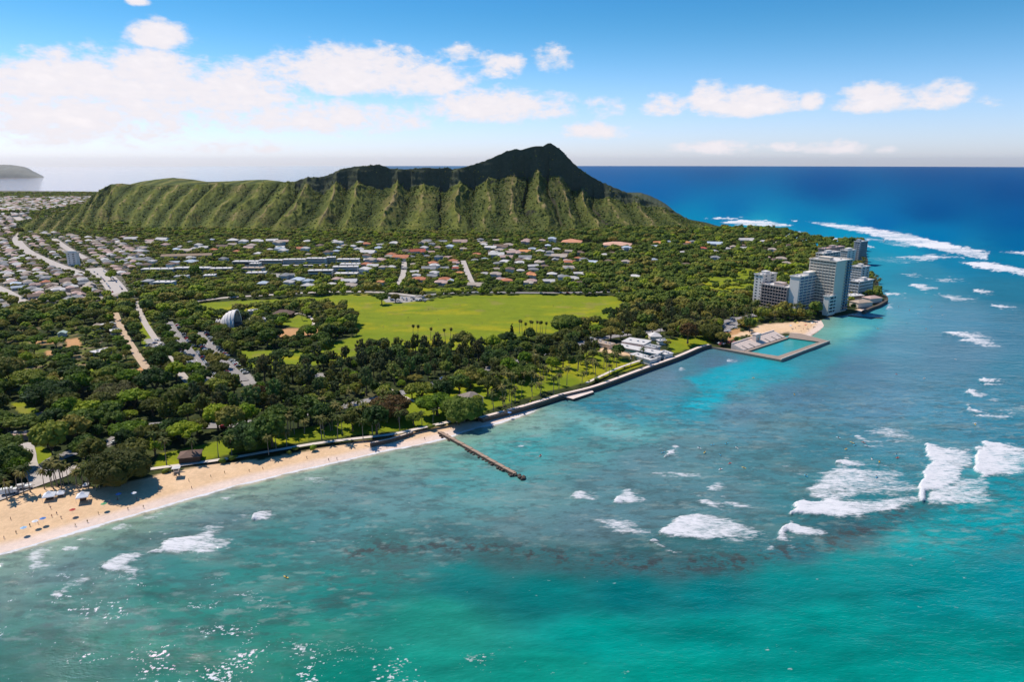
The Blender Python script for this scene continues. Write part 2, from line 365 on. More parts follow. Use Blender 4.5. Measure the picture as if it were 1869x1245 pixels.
for L in LAWNS:
    dl = sdf(PX, PY, L)
    gcol = np.zeros(X.shape + (3,)); gcol[:] = (0.180, 0.220, 0.011)
    gcol = lay(gcol, sst(fbm(X / 60, Y / 25, 21) + .35 * n1_, 0.0, 0.55), (0.285, 0.270, 0.010))
    gcol = lay(gcol, sst(fbm(X / 35, Y / 16, 22), 0.1, 0.6) * 0.7, (0.130, 0.185, 0.010))
    gcol = lay(gcol, sst(np.sin((X * .35 + Y) / 2.6 + 1.5 * n2_), .2, .9) * .10, (0.30, 0.31, 0.03)); gcol = lay(gcol, sst(fbm(X / 18, Y / 18, 26, 4), .28, .55) * .45, (0.26, 0.20, 0.06)); gcol = lay(gcol, sst(n3_, 0.3, 0.8) * 0.35, (0.10, 0.15, 0.012))
    mk = sst(dl + 2.0 * n1_, -1.2, 1.6)[..., None]; C = C * (1 - mk) + gcol * mk
gdn = sst(sdf(PX, PY, [(0, 600), (210, 590), (275, 690), (180, 715), (0, 705)]), -5, 12)
C = lay(C, gdn * sst(fbm(X / 13, Y / 13, 24), -.05, .35) * .8, (0.13, 0.16, 0.02)); C = lay(C, gdn * sst(fbm(X / 10, Y / 10, 25), .15, .45) * .8, (0.36, 0.24, 0.14))
for L in DIRT: C = lay(C, sst(sdf(PX, PY, L) + 2.5 * n1_, -1.2, 1.5), (0.50, 0.27, 0.12))
for L in LOTS: C = lay(C, sst(sdf(PX, PY, L) + 0.8 * n1_, -0.8, 0.8), (0.34, 0.31, 0.28))
scol = np.zeros(X.shape + (3,)); scol[:] = (0.69, 0.465, 0.275)
scol = lay(scol, sst(n2_ + 0.4 * n1_, -0.1, 0.6) * 0.6, (0.75, 0.53, 0.34)); scol = lay(scol, sst(n3_, 0.25, 0.9) * 0.25, (0.46, 0.28, 0.13))
wet = sst(dn, 11, 4)[..., None]; scol = scol * (1 - wet) + np.array((0.70, 0.545, 0.45)) * wet
for L in SANDS:
    mk = sst(sdf(PX, PY, L) + 2.6 * n1_ + 1.2 * n3_, -1.5, 1.8)[..., None]; C = C * (1 - mk) + scol * mk
rockm = sst(d, 5, 1) * (PX > 1505) + 0 * d
C = lay(C, np.clip(rockm, 0, 1), (0.09, 0.07, 0.055))
keep = (d > -45).reshape(X.shape)
kf = (keep[:-1, :-1] & keep[1:, 1:]).ravel()
lm = bpy.data.materials.new('ground_cover'); lm.use_nodes = True; t = NT(lm.node_tree)
at = t.n('ShaderNodeAttribute', attribute_name='Col'); geo = t.n('ShaderNodeNewGeometry')
na = t.noise(geo.outputs['Position'], 0.55, 6, 0.65); nb = t.noise(geo.outputs['Position'], 0.06, 4, 0.6)
v = t.m('MULTIPLY', t.m('ADD', 0.72, t.m('MULTIPLY', na, 0.56)), t.m('ADD', 0.8, t.m('MULTIPLY', nb, 0.4)))
cc = t.n('ShaderNodeCombineColor'); [t.l(v, cc.inputs[i]) for i in range(3)]
b = t.n('ShaderNodeBsdfPrincipled', Roughness=0.95); b.inputs['Specular IOR Level'].default_value = 0.1
t.l(t.mix(1.0, at.outputs[0], cc.outputs[0], 'MULTIPLY'), b.inputs[0])
o = t.n('ShaderNodeOutputMaterial'); t.l(b.outputs[0], o.inputs[0])
struct(link('ground', np_mesh('ground', np.stack([X, Y, Z], -1).reshape(-1, 3), grid_faces(*X.shape)[kf], lm, True, None, {'Col': ('FLOAT_COLOR', C.reshape(-1, 3))})))
del C, gcol, scol

# roads: thin sheets a few millimetres above the ground sheet
RCOL = {'pale': (0.46, 0.40, 0.35), 'grey': (0.27, 0.245, 0.23), 'dirt': (0.50, 0.36, 0.24)}
def strip(path, width, z, step=4.0):
    p = smooth_line(path[:, :2], 8); tn = np.gradient(p, axis=0); tn /= np.linalg.norm(tn, axis=1)[:, None] + 1e-9
    nn = np.stack([-tn[:, 1], tn[:, 0]], -1); a = p + nn * width / 2; b_ = p - nn * width / 2
    za = landz(a[:, 1]) + z; zb_ = landz(b_[:, 1]) + z
    V = np.stack([np.c_[a, za], np.c_[b_, zb_]], 1).reshape(-1, 3)
    i = np.arange(len(p) - 1) * 2
    return p, nn, V, np.stack([i + 1, i + 3, i + 2, i], -1)
ROADW = []
for k, (path, wd, tint) in enumerate(ROADS):
    p, nn, V, Fq = strip(gp(path), wd, 0.30 + 0.012 * k)
    ROADW.append((p, wd, tint))
    rn = 'dirt_road' if tint == 'dirt' else 'road'
    struct(link(rn, np_mesh(rn, V, Fq, mat('surface_' + tint, RCOL[tint], 0.9, 0.25, 0.3))))
    if tint == 'grey':
        V2 = []; 
        for i in range(0, len(p) - 1, 3):
            a, b_ = p[i], p[i + 1]; n_ = nn[i] * 0.12
            V2 += [(*(a + n_), landz(a[1]) + 0.31 + .012 * k), (*(a - n_), landz(a[1]) + 0.31 + .012 * k), (*(b_ - n_), landz(b_[1]) + 0.31 + .012 * k), (*(b_ + n_), landz(b_[1]) + 0.31 + .012 * k)]
        V2 = np.array(V2); struct(link('road_marking', np_mesh('road_marking', V2, np.arange(len(V2)).reshape(-1, 4), mat('road_paint', (0.75, 0.73, 0.68), 0.7))))
# promenade behind the beach
p, nn, V, Fq = strip(gp([(180, 872), (280, 857), (400, 841), (500, 824), (570, 812), (640, 803), (715, 794), (775, 781), (830, 769)]), 3.2, 0.52)
struct(link('promenade', np_mesh('promenade', V, Fq, mat('pale_paving', (0.66, 0.56, 0.47), 0.9, 0.2, 0.5))))
PROM = p
for path in ([(545, 572), (565, 578), (572, 592), (555, 604)], [(480, 590), (510, 580), (545, 572)], [(1070, 700), (1130, 672), (1180, 655)], [(690, 700), (760, 735), (830, 750)]):
    p, nn, V, Fq = strip(gp(path), 2.6, 0.40); struct(link('footpath', np_mesh('footpath', V, Fq, mat('pale_paving', (0.66, 0.56, 0.47)))))

# ------------------------------------------------------------------ the crater mountain
RIDX = [20, 60, 100, 130, 150, 165, 185, 204, 225, 260, 300, 350, 400, 450, 500, 540, 560, 575, 592, 608, 622, 640, 668, 695, 704, 714, 740, 760, 782, 800, 818, 826, 834, 850, 868, 884, 900, 914, 926, 938, 952, 966, 980, 990, 998, 1004, 1011, 1018, 1026, 1040, 1055, 1075, 1095, 1130, 1170, 1210, 1240, 1265, 1290, 1315, 1345]
RIDY = [403, 398, 390, 383, 372, 358, 346, 336, 335, 338, 338, 337, 336, 336, 334, 331, 324, 323, 322, 317, 309, 305, 302, 300, 303, 307, 309, 307, 306, 307, 305, 309, 307, 304, 299, 294, 287, 281, 275, 272, 273, 269, 266, 267, 262, 261, 265, 270, 277, 292, 306, 319, 331, 346, 361, 376, 390, 402, 409, 414, 420]
YRX = [20, 100, 160, 204, 300, 400, 500, 600, 700, 800, 900, 1000, 1100, 1200, 1345]
YRY = [1480, 1580, 1800, 2080, 1960, 1870, 1800, 1745, 1715, 1700, 1700, 1715, 1725, 1690, 1600]
FX = [20, 150, 300, 500, 800, 1100, 1345]; FY = [1330, 1390, 1410, 1385, 1370, 1370, 1420]
KN = np.array([-60, -20, 20, 60, 100, 132, 162, 195, 228, 262, 296, 326, 360, 397, 446, 483, 530, 569, 625, 670, 718, 767, 827, 880, 925, 981, 1030, 1075, 1120, 1170, 1220, 1270, 1320, 1370, 1430, 1480])
KA = np.array([0.25 + 1.0 * random.random() for _ in KN]); KA[list(KN).index(981)] = 1.3; KA[list(KN).index(827)] = 1.2; KA[list(KN).index(625)] = 1.25; KA[list(KN).index(670)] = 1.0
cs = np.linspace(20, 1345, 1500); ss1 = np.r_[np.linspace(-0.04, 0.85, 150), np.linspace(0.852, 1.0, 60), np.linspace(1.004, 1.12, 16), np.linspace(1.15, 2.4, 60)]
CC, SS = np.meshgrid(cs, ss1)
yr = np.interp(CC, YRX, YRY); yf = np.interp(CC, FX, FY)
sy = np.interp(CC, RIDX, RIDY)
def mz(col_y, Yd):
    v = (PH / 2 - col_y) / F; return H + Yd * (-SP + CP * v) / (CP + SP * v)
rag = 1.6 * fbm(CC / 5.0, CC * 0, 31, 3)
zr = mz(sy, yr) + rag * (CC > 545)
Yd = np.where(SS <= 1, yf + (yr - yf) * SS, yr + (SS - 1) * 750)
zf = landz(yf) - 1.0
zr = np.maximum(zr, zf - 4)
cl = np.interp(CC, [20, 430, 520, 575, 640, 760, 900, 1000, 1060, 1120, 1180, 1250, 1345], [0.03, 0.04, 0.10, 0.22, 0.30, 0.29, 0.31, 0.36, 0.38, 0.32, 0.18, 0.07, 0.02])
cs0 = np.interp(CC, [20, 500, 640, 800, 1000, 1100, 1345], [0.95, 0.93, 0.955, 0.955, 0.945, 0.95, 0.96]) + 0.025 * fbm(CC / 26, CC * 0, 37, 3)
sl_ = np.clip(SS / cs0, 0, 1); prof = np.where(SS < cs0, (1 - cl) * (0.35 * sl_ + 0.65 * sl_ ** 1.7), (1 - cl) + cl * np.clip((SS - cs0) / (1 - cs0), 0, 1) ** 0.9)
hgt = np.maximum(zr - zf, 0)
Zm = zf + (zr - zf) * np.clip(prof, 0, 1)
lean = np.interp(CC, [20, 200, 450, 650, 850, 1000, 1150, 1345], [90, 110, 110, 62, 26, 0, -34, -60])
wx = CC + lean * (1 - SS) * (0.75 + 0.25 * SS) + np.interp(CC, [500, 800], [7, 15]) * fbm(CC / 60, SS * 3.5, 33, 4) + np.interp(CC, [500, 800], [12, 26]) * fbm(CC / 150, SS * 1.2, 36, 2)
ki = np.clip(np.searchsorted(KN, wx) - 1, 0, len(KN) - 2)
a_, b_ = KN[ki], KN[ki + 1]; tt = (wx - a_) / (b_ - a_); near = np.where(tt < 0.5, KA[ki], KA[ki + 1])
dcr = np.minimum(tt, 1 - tt) * 2
val = 1 - 2.0 * dcr ** np.interp(CC, [20, 500, 800, 1345], [0.95, 0.9, 0.85, 1.0])
sp_ = sst(SS, 0.02, 0.42) * (1 - sst(SS, 0.97, 1.0)) * np.clip(hgt / 70, 0, 1)
amp = np.interp(CC, [20, 300, 560, 800, 1000, 1200, 1345], [6, 8, 11, 12, 13, 8, 4])
Zm += np.where(SS <= 1, (val - 0.15) * near * amp * sp_, 0)
# side ribs running off the spurs, and rough ground
v2 = np.abs(fbm(wx / 13, SS * 9 + wx / 60, 35, 3)); Zm += np.where(SS <= 1, (0.25 - v2) * 10 * sst(SS, 0.05, 0.4) * (1 - sst(SS, 0.97, 1.0)) * np.clip(hgt / 60, 0, 1), 0)
XX = (CC - PW / 2) / F * Yd / 1.022
Zm += np.where(SS < 1, 1.7 * fbm(XX / 9, Yd / 9, 41, 4) * sst(SS, 0, 0.1) * np.clip(hgt / 15, 0, 1), 0)
strata = np.sin(Zm / 2.6 + 2 * fbm(XX / 30, Yd / 30, 43)) * 1.1 * sst(SS, .86, .92) * (1 - sst(SS, .985, 1.0)) * (CC > 540); Zm += strata * (SS < 1)
# crater bowl and the far rim behind the left half
q = np.clip(SS - 1, 0, 2)
bowl = 75 + 0 * CC; zin = zr + (np.minimum(bowl, zr) - zr) * sst(q, 0.0, 0.22)
yb2 = yr + 0.9 * 750
back_y = np.interp(CC, [20, 205, 240, 262, 290, 318, 350, 380, 410, 440, 465, 490, 515, 540, 600, 1345], [440, 400, 336, 331, 327, 324, 327, 331.5, 331, 329.5, 328, 328, 331, 336, 370, 430])
zback = np.maximum(mz(back_y, yb2), 40)
zin = np.where(q > 0.35, np.minimum(bowl, zr) + (zback - np.minimum(bowl, zr)) * np.clip(1 - np.abs(q - 0.9) / 0.5, 0, 1) ** 0.8, zin)
zin = np.where(q > 0.9, zback - (zback - 18) * sst(q, 0.9, 1.4), zin)
edge = sst(CC, 1345, 1180)          # nothing behind the seaward shoulder
zin = zin * edge + np.minimum(zin, zr - 200 * q) * (1 - edge)
zin = np.where(CC < 230, np.minimum(zin, zr - 160 * q * sst(CC, 230, 190)), zin)
Zm = np.where(SS > 1, zin + 1.2 * fbm(XX / 16, Yd / 16, 44) * sst(q, 0.0, 0.1), Zm)
# colour of the growth: grass on crests, scrub in gullies, bare tuff on cliffs, crest cliffs darkened to paint in shadow
gx = np.gradient(Zm, axis=0) / (np.gradient(Yd, axis=0) + 1e-6)
slope = np.abs(gx)
m1 = fbm(XX / 22, Yd / 22, 51); m2 = fbm(XX / 6, Yd / 6, 52); m3 = fbm(XX / 70, Yd / 70, 53)
Cm = np.zeros(CC.shape + (3,)); Cm[:] = (0.098, 0.114, 0.028)
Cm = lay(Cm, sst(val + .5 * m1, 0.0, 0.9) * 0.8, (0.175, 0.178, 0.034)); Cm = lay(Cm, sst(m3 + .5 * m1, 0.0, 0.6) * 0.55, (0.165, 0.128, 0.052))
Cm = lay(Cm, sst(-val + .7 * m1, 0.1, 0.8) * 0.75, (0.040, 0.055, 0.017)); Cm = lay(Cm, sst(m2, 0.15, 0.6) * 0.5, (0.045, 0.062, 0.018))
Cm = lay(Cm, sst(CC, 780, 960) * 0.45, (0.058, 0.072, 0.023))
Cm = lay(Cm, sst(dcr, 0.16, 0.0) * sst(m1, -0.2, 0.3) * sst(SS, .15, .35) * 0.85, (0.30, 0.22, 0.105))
Cm = lay(Cm, sst(slope, 0.95, 1.5) * 0.85 * (CC > 520), (0.062, 0.056, 0.044))
Cm = lay(Cm, np.where(SS > cs0 - .01, 1.0, 0.0) * sst(CC, 520, 570) * 0.85, (0.072, 0.083, 0.052))  # dark crest rock, with the shadow of the upper face put into its colour
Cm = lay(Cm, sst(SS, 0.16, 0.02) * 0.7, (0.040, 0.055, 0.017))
mm = bpy.data.materials.new('mountain_growth'); mm.use_nodes = True; t = NT(mm.node_tree)
at = t.n('ShaderNodeAttribute', attribute_name='Col'); geo = t.n('ShaderNodeNewGeometry')
na = t.noise(geo.outputs['Position'], 0.16, 8, 0.68); nb = t.noise(geo.outputs['Position'], 0.03, 5, 0.6)
v = t.m('MULTIPLY', t.m('ADD', 0.45, t.m('MULTIPLY', na, 1.1)), t.m('ADD', 0.7, t.m('MULTIPLY', nb, 0.6)))
cc = t.n('ShaderNodeCombineColor'); [t.l(v, cc.inputs[i]) for i in range(3)]
b = t.n('ShaderNodeBsdfPrincipled', Roughness=0.95); b.inputs['Specular IOR Level'].default_value = 0.05
t.l(t.mix(1.0, at.outputs[0], cc.outputs[0], 'MULTIPLY'), b.inputs[0])
bp = t.n('ShaderNodeBump', Strength=0.45, Distance=4.0); t.l(na, bp.inputs['Height']); t.l(bp.outputs[0], b.inputs['Normal'])
o = t.n('ShaderNodeOutputMaterial'); t.l(b.outputs[0], o.inputs[0])
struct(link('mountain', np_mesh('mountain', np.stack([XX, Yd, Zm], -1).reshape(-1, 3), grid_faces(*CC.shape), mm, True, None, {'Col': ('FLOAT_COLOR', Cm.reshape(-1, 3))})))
MT = dict(X=XX, Y=Yd, Z=Zm, S=SS, C=CC, val=val, m=m1, cs0=cs0, sl=slope)

# far headland across the bay at the left edge
YH = 7400.0; hx = np.linspace(-200, 110, 140); hs_ = np.linspace(0, 1, 30); HX, HS = np.meshgrid(hx, hs_)
hy = np.interp(HX, [-200, -60, 0, 30, 50, 62, 75, 86, 93, 110], [297, 298, 300, 301, 303, 307, 314, 321, 328, 330]) + 1.0 * fbm(HX / 12, HX * 0, 61, 3)
Yh = YH - 400 + 800 * HS; zt = np.maximum(mz(hy, YH), -3)
Zh = (zt + 6) * np.sin(np.pi * HS) ** 0.6 - 6 + 5 * fbm(HX / 7, HS * 6, 62) * np.sin(np.pi * HS)
Zh[0] = -4; Zh[-1] = -4
struct(link('headland', np_mesh('headland', np.stack([(HX - PW / 2) / F * Yh / 1.018, Yh, Zh], -1).reshape(-1, 3), grid_faces(*HX.shape), mat('headland_growth', (0.23, 0.225, 0.19), 0.95, 0.4, 0.01), True)))
# ------------------------------------------------------------------ sea: one sheet to the horizon
tt_ = np.linspace(math.tan(R(41.5)), H / 25000.0, 800)
rs = np.r_[[2.0, 60.0, 120.0, 155.0], H / tt_]
ths = np.r_[np.arange(-180, -44, 4.0), np.linspace(-43, 43, 1250), np.arange(44, 181, 4.0)]
TH, RR = np.meshgrid(np.radians(ths), rs)
X = RR * np.sin(TH); Y = RR * np.cos(TH)
PX, PY = proj(X, np.maximum(Y, 1.0), 0 * X)
infr = (PX > -300) & (PX < 2170) & (PY < 1500) & (Y > 1)
PXc = np.clip(PX, -300, 2170); PYc = np.clip(np.where(Y > 1, PY, 1500), 290, 1500)
# water colour over sand, reef and deep bottom, with sun glitter painted into the far-left bay (control points read off the photo, sRGB)
CPT = [(1700, 305, 10, 84, 150), (1300, 308, 20, 92, 155), (1869, 310, 10, 92, 158), (1100, 312, 30, 100, 165), (1500, 345, 2, 78, 150), (1850, 345, 0, 76, 145), (1200, 350, 10, 100, 170), (1330, 378, 0, 105, 175), (1700, 385, 0, 80, 150), (1869, 400, 0, 92, 160),
       (1280, 392, 5, 140, 190), (1450, 395, 0, 125, 185), (1400, 410, 30, 165, 200), (1600, 405, 0, 105, 175), (1550, 425, 10, 150, 195), (1700, 430, 0, 120, 180), (1640, 450, 20, 150, 190), (1869, 440, 0, 105, 165), (1740, 470, 20, 130, 175), (1860, 480, 10, 125, 170), (1620, 480, 40, 150, 185), (1680, 500, 50, 140, 175),
       (1840, 530, 40, 125, 160), (1650, 550, 60, 150, 180), (1740, 570, 65, 135, 165), (1869, 600, 45, 120, 150), (1560, 590, 70, 175, 190), (1520, 600, 90, 185, 190), (1620, 620, 75, 140, 165), (1750, 640, 75, 130, 155), (1869, 680, 45, 125, 150), (1480, 650, 60, 150, 170), (1560, 680, 78, 130, 155),
       (1400, 670, 30, 165, 185), (1340, 690, 40, 170, 185), (1290, 735, 15, 160, 180), (1255, 745, 50, 145, 165), (1320, 670, 85, 125, 150), (1270, 690, 75, 140, 160), (1210, 690, 100, 140, 160), (1200, 720, 80, 145, 165), (1180, 755, 60, 150, 165), (1340, 750, 85, 130, 150), (1450, 720, 80, 130, 155), (1420, 780, 80, 135, 150), (1600, 740, 75, 130, 155), (1750, 760, 60, 130, 155), (1869, 770, 35, 125, 150),
       (1120, 750, 60, 145, 165), (1060, 735, 75, 140, 150), (1100, 775, 90, 165, 170), (1180, 795, 75, 150, 155), (1010, 760, 110, 165, 160), (970, 775, 120, 180, 175), (1050, 790, 75, 155, 160), (1250, 810, 85, 135, 145), (1180, 840, 85, 130, 140), (1050, 830, 80, 145, 150), (960, 820, 60, 155, 160), (900, 805, 85, 170, 170), (950, 850, 70, 150, 155),
       (830, 840, 90, 165, 165), (760, 845, 110, 165, 160), (700, 870, 95, 145, 150), (820, 890, 80, 150, 155), (740, 900, 90, 140, 145), (880, 930, 85, 145, 150), (640, 890, 95, 140, 145), (1000, 900, 90, 140, 145), (1100, 880, 85, 135, 145), (560, 900, 95, 140, 140), (480, 910, 100, 140, 140), (400, 935, 90, 130, 135), (300, 970, 85, 130, 130), (200, 1010, 80, 130, 130), (90, 1040, 90, 130, 130), (0, 1080, 95, 135, 130),
       (500, 980, 60, 130, 130), (620, 960, 75, 135, 140), (700, 1000, 60, 115, 115), (820, 990, 65, 115, 120), (950, 960, 85, 130, 138), (920, 1010, 58, 108, 110), (1080, 960, 85, 125, 135), (1040, 1020, 55, 108, 112), (1150, 1020, 52, 106, 112), (1250, 1030, 55, 108, 114), (1200, 930, 80, 125, 135), (1330, 1020, 48, 110, 116), (1450, 1000, 48, 108, 118), (1550, 975, 45, 100, 110), (1650, 935, 35, 115, 125), (1330, 900, 80, 130, 140), (1400, 860, 70, 130, 140), (1500, 820, 60, 125, 140), (1600, 860, 50, 125, 140),
       (1450, 900, 60, 125, 135), (1700, 800, 55, 130, 150), (1600, 800, 65, 130, 150), (1869, 880, 0, 140, 155), (1800, 940, 0, 145, 155), (1680, 980, 15, 155, 160), (1560, 1040, 10, 150, 150), (1430, 1060, 5, 140, 140), (1300, 1080, 0, 125, 130), (1150, 1075, 0, 120, 125), (1000, 1080, 5, 125, 125), (850, 1060, 20, 125, 125), (1700, 1080, 0, 145, 148), (1869, 1050, 0, 140, 150), (1500, 1140, 0, 148, 142), (1300, 1160, 0, 138, 132), (1100, 1160, 0, 150, 142),
       (1700, 1200, 0, 138, 132), (1869, 1220, 0, 140, 135), (1500, 1240, 0, 140, 132), (1250, 1240, 0, 150, 138), (1000, 1240, 10, 150, 135), (800, 1140, 30, 145, 130), (780, 1230, 20, 145, 130), (620, 1080, 35, 125, 120), (560, 1180, 40, 135, 120), (640, 1240, 10, 130, 115), (450, 1060, 45, 125, 120), (350, 1040, 55, 128, 125), (400, 1140, 40, 125, 115), (300, 1100, 50, 130, 120), (220, 1180, 50, 130, 115), (100, 1100, 65, 125, 118), (60, 1180, 55, 115, 105), (40, 1240, 50, 110, 100), (200, 1240, 45, 120, 108), (350, 1240, 35, 125, 110), (0, 345, 190, 192, 205), (300, 330, 110, 145, 180), (180, 340, 170, 175, 195), (100, 335, 185, 188, 203), (560, 318, 70, 120, 165), (0, 356, 190, 190, 200)]
cp = np.array(CPT, float); cl_ = s2l(cp[:, 2:])
wxp = PXc + 16 * fbm(X / 28, Y / 28, 71, 4) + 10 * fbm(X / 8, Y / 8, 72, 3); wyp = PYc + (8 * fbm(X / 28, Y / 28, 73, 4) + 6 * fbm(X / 8, Y / 8, 74)) * sst(PYc, 300, 700)
num = np.zeros(X.shape + (3,)); den = np.zeros(X.shape)
for (x, y), c in zip(cp[:, :2], cl_):
    dd = (wxp - x) ** 2 + ((wyp - y) * 2.0) ** 2 + 500.0 + 5000.0 * sst(PYc, 440, 340)
    wgt = dd ** -2.1; den += wgt; num += wgt[..., None] * c
Cw = num / den[..., None]
ds = sdf(X, Y, LAND); off = -ds                                 # metres off the shore
# sandy wash close to the beach
bz = sst(PXc, 1010, 960) * sst(off, 34, 2) + sst(PXc, 1440, 1480) * sst(PXc, 1560, 1500) * sst(off, 45, 4) * (PYc > 570)
Cw = lay(Cw, np.clip(bz, 0, 1) * 0.75, (0.24, 0.42, 0.33))
Cw = lay(Cw, np.clip(sst(PXc, 1000, 960) * sst(off + 2 * fbm(X / 6, Y / 6, 75), 6, 1), 0, 1) * 0.8, (0.50, 0.50, 0.40))
for poly, c_, a_, sf in [([(1345, 662), (1398, 656), (1402, 668), (1355, 700), (1312, 736), (1272, 753), (1242, 746), (1268, 731), (1277, 716), (1262, 700), (1250, 690), (1300, 676)], (20, 172, 195), .8, 9), ([(1000, 752), (1060, 752), (1130, 771), (1190, 792), (1165, 802), (1090, 787), (1020, 768)], (112, 184, 186), .6, 10),
                          ([(1050, 735), (1120, 725), (1180, 745), (1150, 760), (1090, 758)], (45, 140, 165), .6, 9), ([(1440, 612), (1500, 600), (1560, 590), (1590, 598), (1540, 618), (1500, 622)], (110, 195, 190), .6, 9)]:
    Cw = lay(Cw, sst(sdf(PXc + .6 * (wxp - PXc), PYc + .6 * (wyp - PYc), poly), -sf * .7, sf * .7) * min(1, a_ * 1.15), s2l(c_))
# coral heads on the reef flat
reef = np.exp(-(pdist(PXc, PYc, [(640, 1010), (800, 995), (920, 1005), (1050, 1022), (1200, 1030), (1330, 1028), (1450, 1005), (1550, 978), (1660, 935)]) / 21.0) ** 2)
cor = sst(fbm(X / 3.4, Y / 3.4, 76, 4, .6) + 0.55 * fbm(X / 14, Y / 14, 77), 0.0, 0.4)
Cw = lay(Cw, reef * cor * 0.85, (0.048, 0.060, 0.057)); Cw = lay(Cw, reef * sst(fbm(X / 2.2, Y / 1.4, 84, 4, .65), .12, .5) * .6, (0.066, 0.056, 0.045))
flat = sst(PYc, 640, 760) * sst(PYc - 190 * sst(PXc, 900, 500), 1060, 960)
Cw = lay(Cw, flat * sst(fbm(X / 12, Y / 5, 78, 5, .6), 0.0, 0.4) * 0.42, (0.052, 0.092, 0.094)); Cw = lay(Cw, flat * sst(fbm(X / 5, Y / 2.6, 82, 5, .65), 0.05, 0.4) * 0.42, (0.046, 0.082, 0.080)); Cw = lay(Cw, flat * sst(fbm(X / 7, Y / 2.6, 83, 5, .65), 0.12, 0.5) * 0.42, (0.24, 0.36, 0.36))
Cw = lay(Cw, flat * sst(fbm(X / 30, Y / 9, 79, 4), 0.1, 0.6) * 0.22, (0.20, 0.32, 0.31))
Cw *= (1 + .16 * flat)[..., None] * np.array((.96, 1.03, 1.0))
dk = sst(PYc, 1020, 1100)
Cw *= (1 + 0.42 * dk * fbm(X / 22, Y / 8, 80, 5, .58))[..., None]
Cw *= (1 + 0.16 * fbm(X / 55, Y / 22, 81, 4) * sst(PYc, 420, 600))[..., None]
